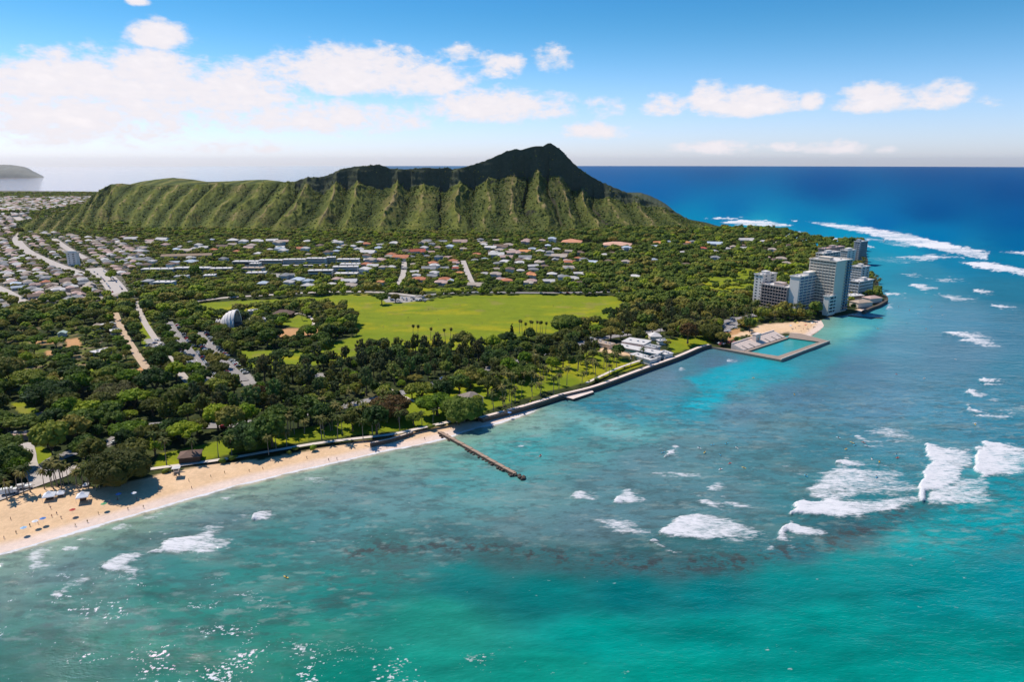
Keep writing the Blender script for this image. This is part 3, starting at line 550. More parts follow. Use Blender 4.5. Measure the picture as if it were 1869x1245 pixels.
# white water: outlines from the photo, intensity, edge softness in photo px
FO = [([(1443, 940), (1450, 922), (1465, 907), (1483, 915), (1514, 909), (1605, 912), (1668, 903), (1672, 912), (1620, 927), (1593, 940), (1532, 949), (1483, 944)], 1.0, 4),
      ([(1474, 897), (1495, 875), (1514, 860), (1532, 848), (1636, 863), (1675, 890), (1669, 906), (1483, 912)], 0.74, 8), ([(1526, 846), (1545, 838), (1575, 850), (1570, 853)], .95, 2), ([(1509, 858), (1520, 860), (1560, 868), (1530, 868)], .8, 2), ([(1493, 873), (1510, 876), (1570, 886), (1520, 884)], .8, 3),
      ([(1672, 906), (1678, 888), (1688, 854), (1700, 845), (1688, 836), (1692, 813), (1727, 820), (1776, 827), (1776, 851), (1752, 863), (1749, 878), (1721, 891), (1691, 900), (1684, 924)], 1.0, 3), ([(1694, 897), (1752, 878), (1798, 875), (1819, 906), (1788, 918), (1691, 924)], 0.78, 6),
      ([(1776, 863), (1779, 820), (1800, 817), (1791, 805), (1875, 817), (1875, 854), (1843, 863), (1795, 872)], 1.0, 3), ([(1430, 968), (1443, 954), (1465, 963), (1495, 973), (1471, 976)], 1.0, 3), ([(1413, 985), (1428, 973), (1443, 985), (1449, 1001), (1428, 991)], .95, 3), ([(1395, 1003), (1410, 996), (1416, 1003), (1402, 1008)], .8, 3),
      ([(1205, 978), (1222, 960), (1242, 946), (1262, 936), (1290, 938), (1335, 952), (1368, 968), (1400, 985), (1350, 986), (1290, 991), (1240, 985)], .88, 5), ([(1275, 912), (1300, 918), (1345, 940), (1310, 935)], .75, 6), ([(1320, 912), (1345, 915), (1375, 930), (1345, 928)], .75, 6), ([(1090, 950), (1140, 955), (1180, 975), (1130, 972)], .7, 7),
      ([(1178, 994), (1190, 984), (1212, 994), (1240, 1014), (1215, 1007)], .95, 3), ([(1782, 697), (1795, 688), (1812, 692), (1832, 699), (1800, 702)], 1.0, 2), ([(1763, 717), (1768, 712), (1800, 721), (1790, 725)], .95, 2), ([(1790, 722), (1869, 735), (1869, 745), (1810, 735)], .6, 5),
      ([(1760, 748), (1768, 741), (1800, 752), (1845, 755), (1810, 760), (1780, 758)], .95, 3), ([(1772, 774), (1780, 772), (1785, 777), (1776, 778)], 1, 2), ([(1580, 790), (1615, 780), (1660, 790), (1690, 808), (1640, 806)], .62, 6), ([(1562, 798), (1575, 802), (1610, 810), (1590, 810)], .7, 3), ([(1410, 846), (1440, 848), (1465, 858), (1440, 857)], .5, 4),
      ([(272, 1008), (300, 992), (340, 980), (380, 970), (392, 974), (392, 985), (418, 994), (405, 1004), (362, 1016), (320, 1010)], .97, 4), ([(180, 1042), (215, 1022), (252, 1011), (262, 1013), (225, 1028), (257, 1044), (246, 1056), (215, 1046)], .92, 4), ([(95, 1085), (140, 1058), (188, 1036), (192, 1042), (150, 1064), (105, 1092)], .55, 4),
      ([(40, 1018), (62, 1003), (95, 999), (85, 1018), (105, 1035), (60, 1045)], .72, 9), ([(132, 986), (150, 978), (182, 972), (168, 984), (150, 989)], .95, 3), ([(105, 1005), (120, 1001), (142, 1001), (120, 1006)], .9, 2), ([(-40, 1040), (0, 1025), (22, 1022), (5, 1034)], .95, 3), ([(462, 950), (470, 938), (492, 935), (486, 943)], .95, 2), ([(400, 955), (440, 945), (462, 944), (430, 953)], .5, 3),
      ([(200, 965), (225, 958), (232, 962), (210, 970)], .7, 3), ([(250, 950), (300, 932), (330, 928), (280, 948)], .5, 4), ([(280, 970), (320, 955), (345, 968), (300, 985)], .42, 12), ([(400, 910), (425, 907), (415, 914)], .9, 2), ([(640, 896), (660, 892), (650, 899)], .9, 2), ([(560, 875), (600, 868), (595, 880)], .45, 5), ([(1040, 908), (1060, 901), (1088, 914), (1070, 915)], .9, 3), ([(1118, 919), (1132, 908), (1150, 903), (1168, 913), (1145, 915), (1130, 922)], .92, 3),
      ([(1212, 836), (1222, 822), (1234, 817), (1232, 828), (1222, 833)], 1, 2), ([(1192, 866), (1230, 865), (1275, 868), (1230, 871)], .6, 3), ([(1180, 770), (1200, 775), (1230, 790), (1200, 785)], .25, 6), ([(935, 810), (945, 808), (952, 812)], .8, 2), ([(1292, 893), (1312, 880), (1318, 884), (1302, 895)], .7, 3), ([(1445, 718), (1462, 720), (1450, 722)], .8, 1.5),
      ([(1272, 399), (1310, 396), (1360, 398), (1330, 402)], .9, 1.5), ([(1305, 406), (1340, 400), (1395, 402), (1450, 412), (1420, 415), (1350, 411)], 1, 1.5), ([(1365, 418), (1420, 417), (1470, 424), (1430, 431), (1400, 425)], .85, 2), ([(1466, 403), (1520, 407), (1580, 413), (1660, 427), (1740, 446), (1808, 460), (1800, 472), (1730, 462), (1640, 443), (1560, 423), (1500, 413)], 1, 2), ([(1436, 400), (1455, 402), (1448, 404)], 1, 1.5),
      ([(1740, 476), (1800, 477), (1869, 490), (1990, 505), (1990, 512), (1869, 503), (1780, 489)], 1, 2), ([(1820, 459), (1869, 458), (1950, 462), (1950, 468), (1869, 466)], 1, 2), ([(1470, 437), (1530, 433), (1590, 440), (1570, 443), (1500, 441)], .9, 1.5), ([(1500, 448), (1560, 440), (1600, 452), (1550, 452)], .8, 1.5), ([(1655, 520), (1680, 518), (1710, 527), (1690, 532)], .9, 2), ([(1700, 537), (1745, 540), (1785, 548), (1740, 549)], .75, 2),
      ([(1770, 528), (1795, 528), (1812, 535), (1790, 537)], .95, 1.5), ([(1722, 608), (1760, 607), (1800, 616), (1824, 631), (1795, 634), (1765, 622)], .9, 3), ([(1808, 556), (1840, 557), (1852, 562), (1825, 564)], .9, 2), ([(1612, 533), (1635, 535), (1650, 540), (1620, 539)], .9, 1.5), ([(1620, 552), (1632, 548), (1628, 562), (1618, 564)], .6, 3), ([(1680, 466), (1700, 464), (1720, 470), (1700, 472)], .9, 1.5), ([(1640, 478), (1665, 478), (1660, 482)], .7, 1.5),
      ([(1380, 424), (1440, 426), (1500, 434), (1480, 440), (1420, 436)], .8, 2), ([(1330, 414), (1400, 416), (1380, 424), (1350, 420)], .8, 2), ([(1620, 470), (1700, 462), (1760, 470), (1690, 476)], .7, 2), ([(1540, 428), (1620, 436), (1700, 452), (1640, 450)], .55, 2), ([(1690, 508), (1740, 506), (1770, 513), (1720, 516)], .6, 2), ([(1640, 500), (1670, 498), (1690, 503), (1660, 505)], .6, 2), ([(1560, 470), (1640, 468), (1700, 480), (1640, 486)], .3, 3), ([(1150, 332), (1300, 329), (1430, 331), (1300, 336)], .16, 2), ([(1520, 332), (1600, 330), (1730, 333), (1620, 337)], .14, 2), ([(1240, 668), (1255, 676), (1240, 680)], .6, 2), ([(1325, 655), (1342, 658), (1330, 662)], .6, 2), ([(1410, 520 + 90), (1412, 611), (1411, 612)], 0, 1)]
foam_glint = np.zeros(X.shape); lead = np.zeros(X.shape); nA = fbm(X / 9, Y / 3.5, 90, 4, .6); nB = fbm(X / 34, Y / 6, 91, 4, .6); nC = fbm(X / 3, Y / 1.3, 92, 3, .6); farw = sst(PYc, 380, 700)
for poly, inten, soft in FO:
    pa = np.array(poly, float); x0, y0 = pa.min(0) - 45; x1, y1 = pa.max(0) + 45
    mk = (PXc > x0) & (PXc < x1) & (PYc > y0) & (PYc < y1) & infr
    if not mk.any(): continue
    sc_ = 0.35 + 0.65 * farw[mk]; e = sdf(PXc[mk], PYc[mk], poly) + (nA[mk] * 6.0 + nB[mk] * 9.0 + nC[mk] * 3.0) * sc_ * min(1.5, 0.45 + soft / 8)
    fx = np.clip((PXc[mk] - pa[:, 0].min()) / np.ptp(pa[:, 0]), 0, 1); e = e + (nB[mk] * 8 + 2.0) * fx * sc_ - 0.7 * (1 - farw[mk])
    lead[mk] = np.maximum(lead[mk], sst(e, -soft, soft) * (1 - fx) ** 3 * (inten > .8) * farw[mk])
    foam_glint[mk] = np.maximum(foam_glint[mk], inten * np.where(sc_ > .5, 1.0 - .46 * fx ** .9, .95 * (.66 + .34 * sst(fbm(X[mk] / 160, Y[mk] / 22, 97, 3), -.12, .25))) * np.maximum(sst(e, -soft * 1.2, soft * 1.6), 0.46 * fx * sst(e, -soft * 6, 0) * (sc_ > .6)))
# lace trailing around the breakers, scattered caps, painted sun glints, wash line on the sand
lace = foam_glint.copy()
caps = sst(fbm(X / 4.5, Y / 2.2, 93, 4, .62) + 0.5 * fbm(X / 40, Y / 16, 94), 0.60, 0.85) * sst(PYc, 640, 800) * 0.42; foam_glint = np.maximum(foam_glint, caps * (off > 20))
glint_m = sst(PXc, 760, 250) * sst(PYc, 985, 1110) + .8 * sst(PXc, 1150, 800) * sst(PYc, 1130, 1230)
glint_flecks = sst(fbm(X / 1.15, Y / .62, 98, 3, .65) + .75 * fbm(X / 13, Y / 7, 99, 3), .40, .70) * np.clip(glint_m, 0, 1) * .78; foam_glint = np.maximum(foam_glint, glint_flecks)  # sun glints on the lower-left water, painted as white flecks
wash = sst(off + 1.5 * fbm(X / 7, Y / 7, 95), 3.0, 1.0) * (off > -3) * sst(PXc, 1000, 960) * 0.85; foam_glint = np.maximum(foam_glint, wash)
swell = 0.35 * np.sin((X * 0.45 + Y * 0.9) / 7.0 + 2.2 * fbm(X / 60, Y / 60, 96)) * sst(RR, 3000, 300)
Zs = np.where(foam_glint > glint_flecks, foam_glint, 0) ** 2 * 0.9 * sst(off, 2, 14) + 1.15 * lead * sst(off, 4, 20) + swell * sst(off, 5, 60) * 0.6
sm = bpy.data.materials.new('sea_water'); sm.use_nodes = True; t = NT(sm.node_tree)
at = t.n('ShaderNodeAttribute', attribute_name='Col'); af = t.n('ShaderNodeAttribute', attribute_name='foam_glint'); geo = t.n('ShaderNodeNewGeometry'); pos = geo.outputs['Position']
mp = t.n('ShaderNodeMapping'); mp.inputs['Rotation'].default_value = (0, 0, R(-26)); mp.inputs['Scale'].default_value = (0.55, 1.25, 1); t.l(pos, mp.inputs[0]); q_ = mp.outputs[0]
w1 = t.noise(q_, 0.11, 3, 0.5, 0.3); w2 = t.noise(q_, 0.42, 4, 0.6, 0.3); w3 = t.noise(q_, 0.95, 2, 0.5)
mp2 = t.n('ShaderNodeMapping'); mp2.inputs['Rotation'].default_value = (0, 0, R(8)); mp2.inputs['Scale'].default_value = (0.42, 1.3, 1); t.l(pos, mp2.inputs[0]); q2_ = mp2.outputs[0]
fz = t.noise(q2_, 0.62, 7, 0.72, 0.4); fz2 = t.noise(q2_, 0.16, 5, 0.65, 0.5)
lacy = t.m('ADD', t.m('MULTIPLY', t.m('SUBTRACT', fz, 0.5), 2.2), t.m('MULTIPLY', t.m('SUBTRACT', fz2, 0.5), 1.2))
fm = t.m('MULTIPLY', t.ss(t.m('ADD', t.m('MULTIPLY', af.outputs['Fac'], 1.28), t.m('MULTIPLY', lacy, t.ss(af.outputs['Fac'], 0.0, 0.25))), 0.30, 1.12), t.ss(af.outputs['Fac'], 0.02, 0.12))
var = t.m('ADD', 0.80, t.m('ADD', t.m('MULTIPLY', w2, 0.26), t.m('MULTIPLY', w1, 0.14)))
cc = t.n('ShaderNodeCombineColor'); [t.l(var, cc.inputs[i]) for i in range(3)]
wc = t.mix(1.0, at.outputs[0], cc.outputs[0], 'MULTIPLY'); wc = t.mix(1.0, wc, (0.93, 0.70, 0.63, 1), 'MULTIPLY')
hgt_ = t.m('ADD', t.m('MULTIPLY', w1, 0.9), t.m('ADD', t.m('MULTIPLY', w2, 0.34), t.m('MULTIPLY', w3, 0.22)))
bp = t.n('ShaderNodeBump', Strength=1.0, Distance=1.0); t.l(hgt_, bp.inputs['Height'])
b = t.n('ShaderNodeBsdfPrincipled', Roughness=0.035); b.inputs['IOR'].default_value = 1.33; asp = t.n('ShaderNodeAttribute', attribute_name='gloss'); t.l(asp.outputs['Fac'], b.inputs['Specular IOR Level'])
t.l(wc, b.inputs[0]); t.l(bp.outputs[0], b.inputs['Normal'])
fb = t.n('ShaderNodeBsdfDiffuse'); fb.inputs[0].default_value = (0.70, 0.68, 0.68, 1)
bp2 = t.n('ShaderNodeBump', Strength=0.6, Distance=1.0); t.l(t.m('ADD', fz, fz2), bp2.inputs['Height']); t.l(bp2.outputs[0], fb.inputs['Normal'])
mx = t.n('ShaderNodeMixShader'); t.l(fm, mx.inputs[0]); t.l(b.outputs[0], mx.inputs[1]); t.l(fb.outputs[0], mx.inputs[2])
o = t.n('ShaderNodeOutputMaterial'); t.l(mx.outputs[0], o.inputs[0])
V = np.stack([X, Y, Zs], -1).reshape(-1, 3)
inland = (ds > 30); kf = ~(inland[:-1, :-1] & inland[1:, 1:] & inland[:-1, 1:] & inland[1:, :-1]).ravel()
struct(link('sea', np_mesh('sea', V, grid_faces(*X.shape)[kf], sm, True, None, {'Col': ('FLOAT_COLOR', Cw.reshape(-1, 3)), 'foam_glint': ('FLOAT', foam_glint.ravel()), 'gloss': ('FLOAT', (0.34 * sst(RR, 1000, 260) + 0.3 * sst(PXc, 700, 60) * sst(PYc, 370, 340)).ravel())})))
del num, den, Cw, wgt

# ------------------------------------------------------------------ haze: one closed box of even sea air
hm = bpy.data.materials.new('haze_air'); hm.use_nodes = True; t = NT(hm.node_tree)
pv = t.n('ShaderNodeVolumePrincipled'); pv.inputs['Color'].default_value = (0.97, 0.95, 1.0, 1); pv.inputs['Density'].default_value = 0.000011; pv.inputs['Anisotropy'].default_value = 0.62
pv.inputs['Density Attribute'].default_value = ''
o = t.n('ShaderNodeOutputMaterial'); t.l(pv.outputs[0], o.inputs['Volume'])
hz = MB().box(-26000, -26000, -5, 26000, 26000, 262).build('haze', hm); hz['kind'] = 'stuff'
# ------------------------------------------------------------------ vegetation builders
GREEN = {'dark': ((0.0285, 0.0624, 0.0156), (0.0714, 0.1286, 0.0218), (0.125, 0.1653, 0.025)), 'mid': ((0.0556, 0.102, 0.0191), (0.1388, 0.2, 0.026), (0.2181, 0.2347, 0.0313)), 'olive': ((0.0863, 0.1026, 0.0235), (0.1917, 0.1973, 0.0336), (0.23, 0.1933, 0.037)), 'bright': ((0.0873, 0.16, 0.0139), (0.1983, 0.302, 0.0181), (0.2697, 0.3183, 0.0208)), 'brown': ((0.0845, 0.078, 0.0306), (0.1778, 0.1688, 0.0525), (0.2001, 0.2208, 0.0481)), 'rust': ((0.0809, 0.0491, 0.0181), (0.1686, 0.0969, 0.0313), (0.1349, 0.1267, 0.0217)), 'ironwood': ((0.0603, 0.0817, 0.0342), (0.1367, 0.1579, 0.0548), (0.1045, 0.1687, 0.0411)), 'palm': ((0.0652, 0.092, 0.0211), (0.1461, 0.1681, 0.0331), (0.1975, 0.1681, 0.0482)), 'pine': ((0.0115, 0.0312, 0.0132), (0.023, 0.0597, 0.0212), (0.0281, 0.0681, 0.0212)), 'golden': ((0.1235, 0.1006, 0.011), (0.2594, 0.1952, 0.0144), (0.2099, 0.2071, 0.0154)), 'banyan': ((0.0298, 0.0322, 0.0115), (0.093, 0.0713, 0.021), (0.0769, 0.0851, 0.0189))}
def leafm(v): return foliage('leaves_' + v, *GREEN[v])
BARK = mat('bark', (0.115, 0.085, 0.06), 0.95, 0.4, 0.6); BARKP = mat('palm_bark', (0.24, 0.195, 0.15), 0.95, 0.3, 0.8)
def ico(sub):
    import bmesh
    bm = bmesh.new(); bmesh.ops.create_icosphere(bm, subdivisions=sub, radius=1.0)
    V = np.array([v.co[:] for v in bm.verts]); Fc = np.array([[v.index for v in f.verts] for f in bm.faces]); bm.free(); return V, Fc
ICO1 = ico(1); ICO2 = ico(2)
def leafcloud(puffs, per, size, seed, flat=1.0, core=0.86, droop=0.0, cap=2.2):
    """puffs: (n,4) centres and radii -> arrays of leaf quads plus a knobbly core per puff"""
    r = np.random.default_rng(seed); puffs = np.asarray(puffs, float); Vs, Fs = [], []; nb = 0
    for (x, y, z, rad) in puffs:
        n = max(6, int(per * min(cap, rad ** 2 / 4)))
        d = r.normal(size=(n, 3)); d /= np.linalg.norm(d, axis=1)[:, None]; d[:, 2] = np.where(d[:, 2] < -0.25, -d[:, 2], d[:, 2])
        p = d * rad * r.uniform(0.80, 1.13, (n, 1)) * (1, 1, flat) + (x, y, z)
        nn = d + r.normal(size=(n, 3)) * 0.36; nn /= np.linalg.norm(nn, axis=1)[:, None]
        a = np.cross(nn, r.normal(size=(n, 3))); a /= np.linalg.norm(a, axis=1)[:, None] + 1e-9; b_ = np.cross(nn, a)
        if droop: b_ = b_ * (1 - droop) + np.array((0, 0, -1.0)) * droop
        s = size * r.uniform(0.6, 1.3, (n, 1))
        Vs.append(np.stack([p - a * s, p - b_ * s * .7, p + a * s, p + b_ * s * .7], 1).reshape(-1, 3)); i = nb + np.arange(n)[:, None] * 4; Fs.append(i + np.arange(4)); nb += 4 * n
        if core:
            V0, F0 = ICO2 if rad > 3 else ICO1; kn = 1 + 0.18 * r.normal(size=(len(V0), 1))
            Vs.append(V0 * rad * core * kn * (1, 1, flat) + (x, y, z)); Fs.append(np.c_[F0, F0[:, 2]] + nb); nb += len(V0)
    return np.vstack(Vs), np.vstack(Fs)
def tri_mesh(name, V, Fc, m):
    """quads, with triangles written as (a,b,c,c)"""
    tri = Fc[:, 2] == Fc[:, 3]; fl = [tuple(f[:3]) if q else tuple(f) for f, q in zip(Fc.tolist(), tri)]
    me = bpy.data.meshes.new(name); me.from_pydata(V.tolist(), [], fl); me.materials.append(m); me.update(); return me
def crown_puffs(r, shape, seed):
    """unit crown (radius about 1, base at 0)"""
    q = np.random.default_rng(seed); out = []
    if shape == 'spreading':
        n = 26
        for i in range(n):
            rad = math.sqrt((i + .4) / n) * 0.80; a = i * 2.39996 + q.normal() * .3
            out.append((rad * math.cos(a), rad * math.sin(a), 0.50 - 0.34 * rad ** 2 + q.normal() * .06, q.uniform(0.20, 0.33)))
    elif shape == 'round':
        n = 30
        for i in range(n):
            zz = 1 - 1.45 * (i + .5) / n; rad = math.sqrt(max(0, 1 - zz * zz)) * 0.72; a = i * 2.39996 + q.normal() * .3
            k = q.uniform(0.80, 1.10); out.append((rad * math.cos(a) * k, rad * math.sin(a) * k, 0.62 + zz * 0.46 * k, q.uniform(0.24, 0.36)))
        out.append((0, 0, .55, .5))
    elif shape == 'tall':
        n = 22
        for i in range(n):
            t_ = (i + .5) / n; rad = 0.88 * math.sin(math.pi * (0.14 + 0.78 * t_)) ** 0.8 * q.uniform(0.35, 1.0); a = i * 2.39996 + q.normal() * .4
            out.append((rad * math.cos(a), rad * math.sin(a), 0.10 + t_ * 1.5, q.uniform(0.24, 0.42) * (1.1 - .4 * t_)))
    return np.array(out)
def make_crown(name, shape, r, squash, variant, seed, per=22, size=0.62, cap=2.2):
    pf = crown_puffs(r, shape, seed) * r; pf[:, 2] *= squash
    if shape == 'tall': V, Fc = leafcloud(pf, per * 1.2, size, seed, 1.25, 0.70, 0.35)
    else: V, Fc = leafcloud(pf, per, size, seed, 0.80 if shape == 'spreading' else 0.95, cap=cap)
    return tri_mesh(name, V, Fc, leafm(variant))
def make_trunk(h, r, spread, seed, limbs=5, mt=None, top=0.6):
    q = np.random.default_rng(seed); m = MB(); fk = h * 0.45
    m.tube([(0, 0, -0.4), (0.1 * r, 0, fk * .5), (0, 0.15 * r, fk)], [r * 1.5, r, r * .85], 7)
    for i in range(limbs):
        a = i * 6.2832 / limbs + q.normal() * .3; s = spread * q.uniform(.6, 1)
        m.tube([(0, 0.1 * r, fk * .9), (s * .45 * math.cos(a), s * .45 * math.sin(a), h * .72), (s * math.cos(a), s * math.sin(a), h * .98)], [r * .6, r * .42, r * .16], 5)
    return m.mesh('trunk', mt or BARK)
PROTO = {}
def proto(kind, variant, idx):
    key = (kind, variant, idx)
    if key in PROTO: return PROTO[key]
    sd = sum(map(ord, kind + variant)) * 7 + idx * 13
    if kind == 'spreading_tree': pr = (make_crown('crown', 'spreading', 8.0, 1.0, variant, sd, 22, 0.55), 5.2, make_trunk(8.0, 0.55, 5.0, sd))
    elif kind == 'round_tree': pr = (make_crown('crown', 'round', 6.0, 1.05, variant, sd, 20, 0.55), 3.4, make_trunk(6.5, 0.42, 2.6, sd))
    elif kind == 'ironwood_tree': pr = (make_crown('crown', 'tall', 4.2, 1.15, variant, sd, 26, 0.55), 5.5, make_trunk(13.0, 0.34, 1.8, sd, 4))
    PROTO[key] = pr; return pr
def tree(kind, variant, idx, x, y, z, s, label, group, cat='tree'):
    cr, hz_, tk = proto(kind, variant, idx)
    rt = thing(kind, label, cat, (x, y, z), random.uniform(0, 6.28), group, (s * random.uniform(.92, 1.08), s * random.uniform(.92, 1.08), s * random.uniform(.9, 1.12)))
    link('trunk', tk, rt); link('crown', cr, rt, (0, 0, hz_)); return rt
def palm_meshes(h, seed, kind='coconut'):
    q = np.random.default_rng(seed); m = MB(); lx = q.normal() * .07 * h; ly = q.normal() * .07 * h
    pts = [(lx * t_ ** 2, ly * t_ ** 2, h * t_ - (0.3 if t_ == 0 else 0)) for t_ in np.linspace(0, 1, 6)]
    m.tube(pts, [0.34, 0.24, 0.2, 0.18, 0.16, 0.15], 6); tk = m.mesh('trunk', BARKP)
    Vs, Fs = [], []
    def frond(a, e, L, curl, w):
        d = Vector((math.cos(a), math.sin(a), 0)); sd = Vector((-math.sin(a), math.cos(a), 0)); n = 7; prev = None; p = Vector((lx, ly, h))
        for k in range(n + 1):
            t_ = k / n; ang = e - curl * t_; st = (d * math.cos(ang) + Vector((0, 0, 1)) * math.sin(ang)) * (L / n); 
            if k: p = p + st
            ww = w * math.sin(math.pi * min(1, 0.12 + 0.86 * t_)) ** .7 * (1 if k % 2 else .62); up_ = sd.cross(st).normalized() * -1
            row = [p + sd * ww - up_ * ww * .45, p, p - sd * ww - up_ * ww * .45]
            b_ = len(Vs); Vs.extend(map(tuple, row))
            if prev is not None: Fs.extend([(prev, prev + 1, b_ + 1, b_), (prev + 1, prev + 2, b_ + 2, b_ + 1)])
            prev = b_
    if kind == 'coconut':
        for i in range(17): frond(i * 2.39996 + q.normal() * .2, 1.15 - 1.5 * i / 17 + q.normal() * .1, q.uniform(3.6, 4.6), 1.5 + q.normal() * .2, 0.62)
    else:
        for i in range(30): frond(i * 2.39996, 1.35 - 2.3 * i / 30, q.uniform(1.7, 2.1), .5, 0.75)
    me = bpy.data.meshes.new('crown'); me.from_pydata(Vs, [], Fs); me.materials.append(leafm('palm')); me.update()
    sk = None
    if kind == 'coconut':
        m2 = MB(); 
        for i in range(7):
            a = i * .9; m2.tube([(lx + .15 * math.cos(a), ly + .15 * math.sin(a), h - .3), (lx + .9 * math.cos(a), ly + .9 * math.sin(a), h - 1.3), (lx + .95 * math.cos(a), ly + .95 * math.sin(a), h - 2.1)], [.12, .2, .05], 4)
        sk = m2.mesh('dead_fronds', mat('dead_frond', (0.20, 0.135, 0.075), .95, .3, 1.0))
    return tk, me, sk
PALMS = [palm_meshes(h_, 50 + i) for i, h_ in enumerate((9.5, 11, 12.5, 10, 13.5, 8.5, 12, 11.5))]
FANS = [palm_meshes(h_, 80 + i, 'fan') for i, h_ in enumerate((12.5, 13.5, 11.5))]
def palm(i, x, y, z, s, label, group, name='coconut_palm', bank=None):
    tk, cr, sk = (bank or PALMS)[i % len(bank or PALMS)]
    rt = thing(name, label, 'palm tree', (x, y, z), random.uniform(0, 6.28), group, s)
    link('trunk', tk, rt); link('crown', cr, rt)
    if sk: link('dead_fronds', sk, rt)
    return rt

# ------------------------------------------------------------------ where things may not grow
BLOCK = []      # (x, y, radius) of buildings etc.; the built part of the script fills it before planting
def in_any(px, py, polys, grow=0.0):
    out = np.zeros(np.shape(px), bool)
    for L in polys: out |= sdf(px, py, L) > -grow
    return out
# ------------------------------------------------------------------ things that were built
WHITE = mat('white_wall', (0.76, 0.70, 0.63), 0.8, 0.10, 0.25); CREAM = mat('cream_wall', (0.72, 0.61, 0.49), 0.8, 0.10, 0.25); PINKW = mat('pink_wall', (0.50, 0.40, 0.35), 0.8, 0.12, 0.25); GREYW = mat('grey_wall', (0.50, 0.49, 0.48), 0.8, 0.12, 0.25)
GLASS = mat('window_glass', (0.035, 0.055, 0.075), 0.12, spec=0.5); BGLASS = mat('balcony_glass', (0.10, 0.20, 0.30), 0.15, spec=0.5); ROOFW = mat('white_roof', (0.60, 0.56, 0.52), 0.85, 0.15, 0.3); ROOFG = mat('grey_roof', (0.36, 0.35, 0.34), 0.85, 0.2, 0.3)
DARKM = mat('dark_metal', (0.06, 0.06, 0.065), 0.5); CONC = mat('concrete', (0.30, 0.23, 0.18), 0.9, 0.30, 0.35, bump=.2); CONCL = mat('pale_concrete', (0.72, 0.58, 0.49), 0.9, 0.22, 0.35); STONE = mat('lava_stone', (0.105, 0.080, 0.062), 0.95, 0.5, 0.9, bump=.6)
TEAL = mat('teal_trim', (0.05, 0.20, 0.18), 0.6); WOODD = mat('dark_wood', (0.075, 0.048, 0.035), 0.8, 0.3, 0.8); TYRE = mat('tyre', (0.02, 0.02, 0.02), 0.9)
def block(x, y, r): BLOCK.append((float(x), float(y), float(r)))

def tower(name, cat, lab, cx, cy, wl, wr, h, left, right, wm=WHITE, rz=36, fl=3.1, pent=(.3, .3, .3, .3), roofm=ROOFW, z0=None, fin=None, gm=GLASS):
    """cx, cy: photo pixel of the near foot corner; wl/wr: metres of the left and right visible fronts"""
    q = gp([(cx, cy)])[0] if z0 is None else gp([(cx, cy)], z0)[0]
    rt = thing(name, lab, cat, tuple(q), R(rz)); n = max(2, int(h / fl)); fh = h / n
    MB().box(0, 0, -3, wr, wl, h).build('wall', wm, rt)
    def strips(side, style):
        L = wr if side == 'r' else wl
        def bx(m, a, b_, z0_, z1, d):
            return m.box(a, -d, z0_, b_, .02, z1) if side == 'r' else m.box(-d, a, z0_, .02, b_, z1)
        segs = {'bands': [(.5, L - .5)], 'blank': [], 'half': [(L * .62, L - .2)], 'slits': [(L * .18, L * .30), (L * .58, L * .80)], 'lattice': [(.4, L - .4)], 'grid': [(.6, L - .6)], 'ends': [(L * .06, L * .42), (L * .58, L * .94)]}[style]
        for k in range(n):
            z = k * fh
            for a, b_ in segs:
                bx(MB(), a, b_, z + fh * (.42 if style in ('grid', 'slits') else .14), z + fh * (.84 if style in ('grid', 'slits') else .97), .04).build('window_band', gm, rt)
                if style in ('bands', 'half', 'ends'): bx(MB(), a - .2, b_ + .2, z - .1, z + fh * .27, 1.35).build('balcony', BGLASS if style == 'half' else wm, rt)
                elif style == 'lattice': bx(MB(), a, b_, z - .15, z + .25, 1.1).build('floor_slab', wm, rt)
        for a, b_ in segs:
            if style in ('lattice', 'grid', 'bands', 'half', 'ends'):
                st = {'lattice': 3.4, 'grid': 3.6, 'bands': 7.5, 'half': 6, 'ends': 5}[style]; x = a; c = 0
                while x < b_ and c < 22: bx(MB(), x, x + .3, 0, h - .2, 1.0 if style != 'grid' else .22).build('fin', wm, rt); x += st; c += 1
    strips('l', left); strips('r', right)
    m = MB(); m.box(-.7, -.7, h, wr + .7, wl + .7, h + .35); rf_ = m.build('roof', roofm, rt)
    m = MB(); e = .3
    m.box(-.7, -.7, h + .353, wr + .7, -.4, h + 1.2).box(-.7, wl + .4, h + .353, wr + .7, wl + .7, h + 1.2).box(-.7, -.397, h + .353, -.4, wl + .397, h + 1.2).box(wr + .4, -.397, h + .353, wr + .7, wl + .397, h + 1.2); m.build('parapet', wm, rf_)
    a, b_, c, d_ = pent
    if c: m = MB(); m.box(wr * a, wl * b_, h + .353, wr * (a + c), wl * (b_ + d_), h + 3.6); m.box(wr * a - .3, wl * b_ - .3, h + 3.603, wr * (a + c) + .3, wl * (b_ + d_) + .3, h + 3.9); m.build('roof_house', wm, rf_)
    [MB().box(wr * u_ , wl * v_, h + .353, wr * u_ + 1.6, wl * v_ + 1.4, h + 1.7).build('roof_unit', GREYW, rf_) for u_, v_ in ((.12, .2), (.72, .25), (.8, .7), (.15, .75))]
    c_, s_ = math.cos(R(rz)), math.sin(R(rz))
    for u_ in np.arange(0, 1.01, .25):
        for v_ in (.1, .5, .9): block(q[0] + wr * u_ * c_ - wl * v_ * s_, q[1] + wr * u_ * s_ + wl * v_ * c_, 7)
    return rt
T = 'apartment tower'
tower('apartment_tower', T, 'slim white block with recessed windows behind the lattice fronted hotel', 1388, 556, 11, 26, 33, 'slits', 'slits', WHITE, pent=(.3, .2, .3, .5))
tower('hotel', T, 'lower hotel with a dark gridded front and flat pale roof, nearest the beach park', 1434, 567, 33, 17, 24.5, 'lattice', 'slits', PINKW, pent=(.25, .3, .5, .3))
